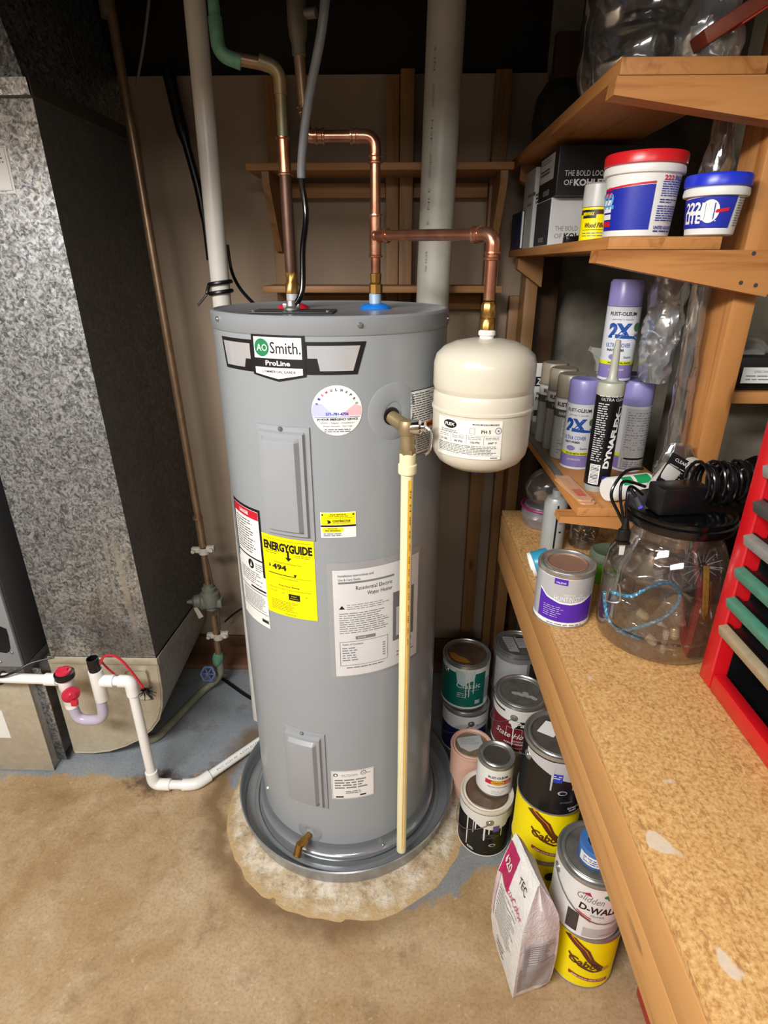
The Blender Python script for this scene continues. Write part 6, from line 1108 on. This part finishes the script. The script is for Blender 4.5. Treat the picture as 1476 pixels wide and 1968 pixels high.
# power adapter coiled on the lid
T = Thing('power_adapter', 'black power adapter with its cord coiled round it on the jar lid', 'power adapter', (JX, JY, zj)); CORD = M('black_cord', '#0c0c0e', .22, var=.05)
TT = Matrix.Translation((JX - .030, JY - .028, zj)) @ Matrix.Rotation(R(8), 4, 'Z'); q = MB(); q.box(-.035, .048, -.022, .022, .001, .048, BLK, .005, T=TT); T.part('brick', q)
q = MB(); TT2 = Matrix.Translation((JX + .055, JY - .015, zj + .032)) @ Matrix.Rotation(R(6), 4, 'Z')
pts = []
for k in range(9 * 16):
    t = 2 * math.pi * k / 16; u_ = -.052 + .085 * k / (9 * 16); e = 1 + .10 * math.sin(2.3 * k / 16 * 2); pts.append(TT2 @ Vector((u_, .0285 * e * math.cos(t), .008 + .0335 * e * math.sin(t) + .006)))
q.tube(pts, .0028, CORD, 8); T.part('coiled_cord', q)
q = MB(); pw = spline([aY(1235, 900, .85), aY(1205, 905, .83), aY(1182, 930, .82), aY(1175, 955, .815), aY(1188, 985, .81), aY(1200, 1010, .806)], 8); q.tube(pw, .0024, CORD, 8); q.tube(spline([aY(1240, 935, .84), aY(1200, 925, .82), aY(1192, 950, .81), aY(1196, 985, .806), aY(1200, 1012, .804)], 8), .0024, CORD, 8); q.tube(spline([aY(1235, 950, .84), aY(1212, 935, .82), aY(1205, 960, .81), aY(1203, 1012, .804)], 8), .0024, CORD, 8); T.part('hanging_cord', q)
pc = aY(1200, 1020, .802); q = MB(); q.box(pc.x - .0085, pc.x + .0085, pc.y - .007, pc.y + .005, pc.z - .016, pc.z + .004, BLK, .003); q.box(pc.x - .0095, pc.x + .0095, pc.y - .008, pc.y + .006, pc.z - .021, pc.z - .0162, BLK, .001); q.tube([pc + Vector((0, 0, .004)), pc + Vector((0, 0, .022))], [.006, .0035], BLK, 10); T.part('plug', q)
q = MB(); q.prism([(pc.x - .0045, pc.z - .021), (pc.x + .0045, pc.z - .021), (pc.x + .004, pc.z - .040), (pc.x - .003, pc.z - .040)], 'xz', pc.y - .003, pc.y - .0018, M('plug_blade', '#d2d2ce', .45, metal=.3)); T.part('blade', q)
q = MB(); ja = aY(1222, 955, .83); jb = aY(1230, 972, .825); q.cyl(aY(1212, 940, .835), ja, .003, CORD, 8); q.cyl(ja, jb, .0045, DGREY, 10); q.cyl(jb, jb + (jb - ja) * .25, .0042, M('blue_tip', '#4a4ac8', .3), 10); T.part('barrel_jack', q)
T = Thing('black_case', 'black plastic case standing on the bench behind the big jar', 'case', (.67, 1.0, ZB)); q = MB(); q.box(.600, .78, 1.005, 1.062, ZB + .001, 1.178, BLK, .006); T.part('case_body', q); q = MB(); q.box(.606, .774, 1.0015, 1.0045, 1.135, 1.168, M('case_band', '#26231f', .5), .001); T.part('band', q)
q = crinkle([(.672, 1.034, 1.1795 + .055 * t) for t in [k / 14 for k in range(15)]], [.044 * math.sin(math.pi * (k + 3.5) / 19) for k in range(15)], BLKG, 61.0, .2, 40, sy=.55); solo('black_bag', 'crumpled black plastic bag on top of the black case', 'bag', q, (.672, 1.034, 1.1795))
# behind the small can: roll, spray can, jar of screws, green pot, purple bag
T = Thing('masking_tape', 'blue topped roll lying behind the purple paint can', 'tape', (.305, 1.13, ZB)); q = MB(); TT = Matrix.Translation((.318, 1.125, ZB + .029)) @ Matrix.Rotation(R(70), 4, 'Y') @ Matrix.Rotation(R(0), 4, 'X'); q.lathe([(0, -.018), (.0265, -.018), (.028, -.016), (.028, .016), (.0265, .018), (0, .018)], M('sky_blue_roll', '#2f94b8', .35), seg=28, T=TT); T.part('roll', q); q = MB(); q.lathe([(.0275, -.026), (.0282, -.025), (.0282, -.0185), (.0262, -.0182)], WHITE, seg=28, T=TT); T.part('end_wrap', q)
q = MB(); q.lathe([(0, 0), (.026, 0), (.027, .003), (.027, .12), (.022, .132), (.012, .136), (.012, .15), (0, .15)], SGREY, seg=28); T = Thing('aerosol_can', 'silver aerosol can on the bench under the lower shelf', 'spray can', (.372, 1.255, ZB + .0005)); B = T.part('can_body', q, world=False); d = Decal(cylmap((0, 0, 0), .0273, 0)); d.rect(-.004, .01, .0, .12, BLACK, 0); d.lines(.004, .07, .022, .11, 5, GREYP, 0, .3); d.rect(.006, .05, .012, .054, BLACK, 0); T.part('label', d.mb, B, world=False)
T = Thing('screw_jar', 'small glass jar of screws on the bench under the lower shelf', 'jar', (.452, 1.27, ZB)); q = MB(); q.lathe([(0, .002), (.030, .001), (.033, .004), (.033, .06), (.027, .07), (.027, .08)], JARF, (.452, 1.27, ZB), 32); T.part('glass', q)
q = MB()
for k in range(60):
    a = random.uniform(0, 6.28); rr = .026 * math.sqrt(random.random()); c = Vector((.452 + rr * math.cos(a), 1.27 + rr * math.sin(a), ZB + random.uniform(.008, .05))); dd = Vector((random.uniform(-1, 1), random.uniform(-1, 1), random.uniform(-1, 1))).normalized() * .007; q.cyl(c - dd, c + dd, .0016, random.choice((BRASS, STEEL, TIND)), 5)
T.part('screws', q, kind='stuff')
T = Thing('green_pot', 'green pot with a grey lid behind the purple paint can', 'pot', (.455, 1.085, ZB)); q = MB(); q.lathe([(0, 0), (.034, 0), (.036, .003), (.037, .045), (0, .045)], M('bright_green_pot', '#4f9a24', .4, var=.06), (.455, 1.11, ZB), 30); T.part('pot', q); q = MB(); q.lathe([(0, .0455), (.0385, .0455), (.039, .050), (.039, .064), (.034, .068), (.030, .066), (0, .064)], M('grey_green_lid', '#5a6654', .4), (.455, 1.11, ZB), 30); T.part('lid', q)
q = crinkle([(.40, 1.40, ZB + .055 + .10 * t) for t in [k / 16 for k in range(17)]], [.07 * math.sin(math.pi * (k + 3) / 20) ** .6 for k in range(17)], FILMG, 71.0, .12, 36, sy=.8); T = Thing('freezer_bag', 'cloudy plastic bag with a purple zip on the bench under the lower shelf', 'bag', (.40, 1.40, ZB)); T.part('film', q)
q = crinkle([(.398, 1.395, ZB + .002 + .056 * t) for t in [k / 10 for k in range(11)]], [.074 - .002 * abs(k - 5) for k in range(11)], PURF, 75.0, .06, 36, sy=.8); T.part('purple_band', q, label='purple zip band'); q = MB(); q.tube([Vector((.399 + .074 * math.cos(t), 1.395 + .062 * math.sin(t), ZB + .054)) for t in [2 * math.pi * k / 30 for k in range(30)]], .0035, M('purple_zip', '#8a1f5a', .4), 8, closed=True); T.part('zip', q)
# niche right of the post
T = Thing('niche_shelf', 'pine ledge board right of the front shelf post', 'shelf', (.78, 1.2, 1.31)); q = MB(); q.box(.6175, .955, 1.118, 1.30, 1.314, 1.337, wood_x, .002); T.part('ledge', q)
T = Thing('black_kit_case', 'flat black case with a white label on the ledge right of the post', 'case', (.76, 1.2, 1.338)); q = MB(); q.box(.624, .90, 1.128, 1.28, 1.3375, 1.402, BLK, .005); B = T.part('case_body', q); d = Decal(planemap((.655, 1.1275, 1.352), (1, 0, 0), (0, 0, 1)), .05); d.rect(0, .0, .12, .030, WHITE, 0); d.text('SERIES 2000', .035, .022, .004, GREYP, 1); d.lines(.008, .004, .06, .017, 2, GREYP, 1, .3); T.part('label', d.mb, B)
q = crinkle([(.68, 1.19, 1.403 + .028 * t) for t in [k / 8 for k in range(9)]], [.052 * math.cos(k / 8 * 1.2) for k in range(9)], FILMG, 81.0, .2, 30, sy=.9); solo('film_pouch', 'flat clear film pouch on the black case right of the post', 'plastic film', q, (.68, 1.19, 1.403))
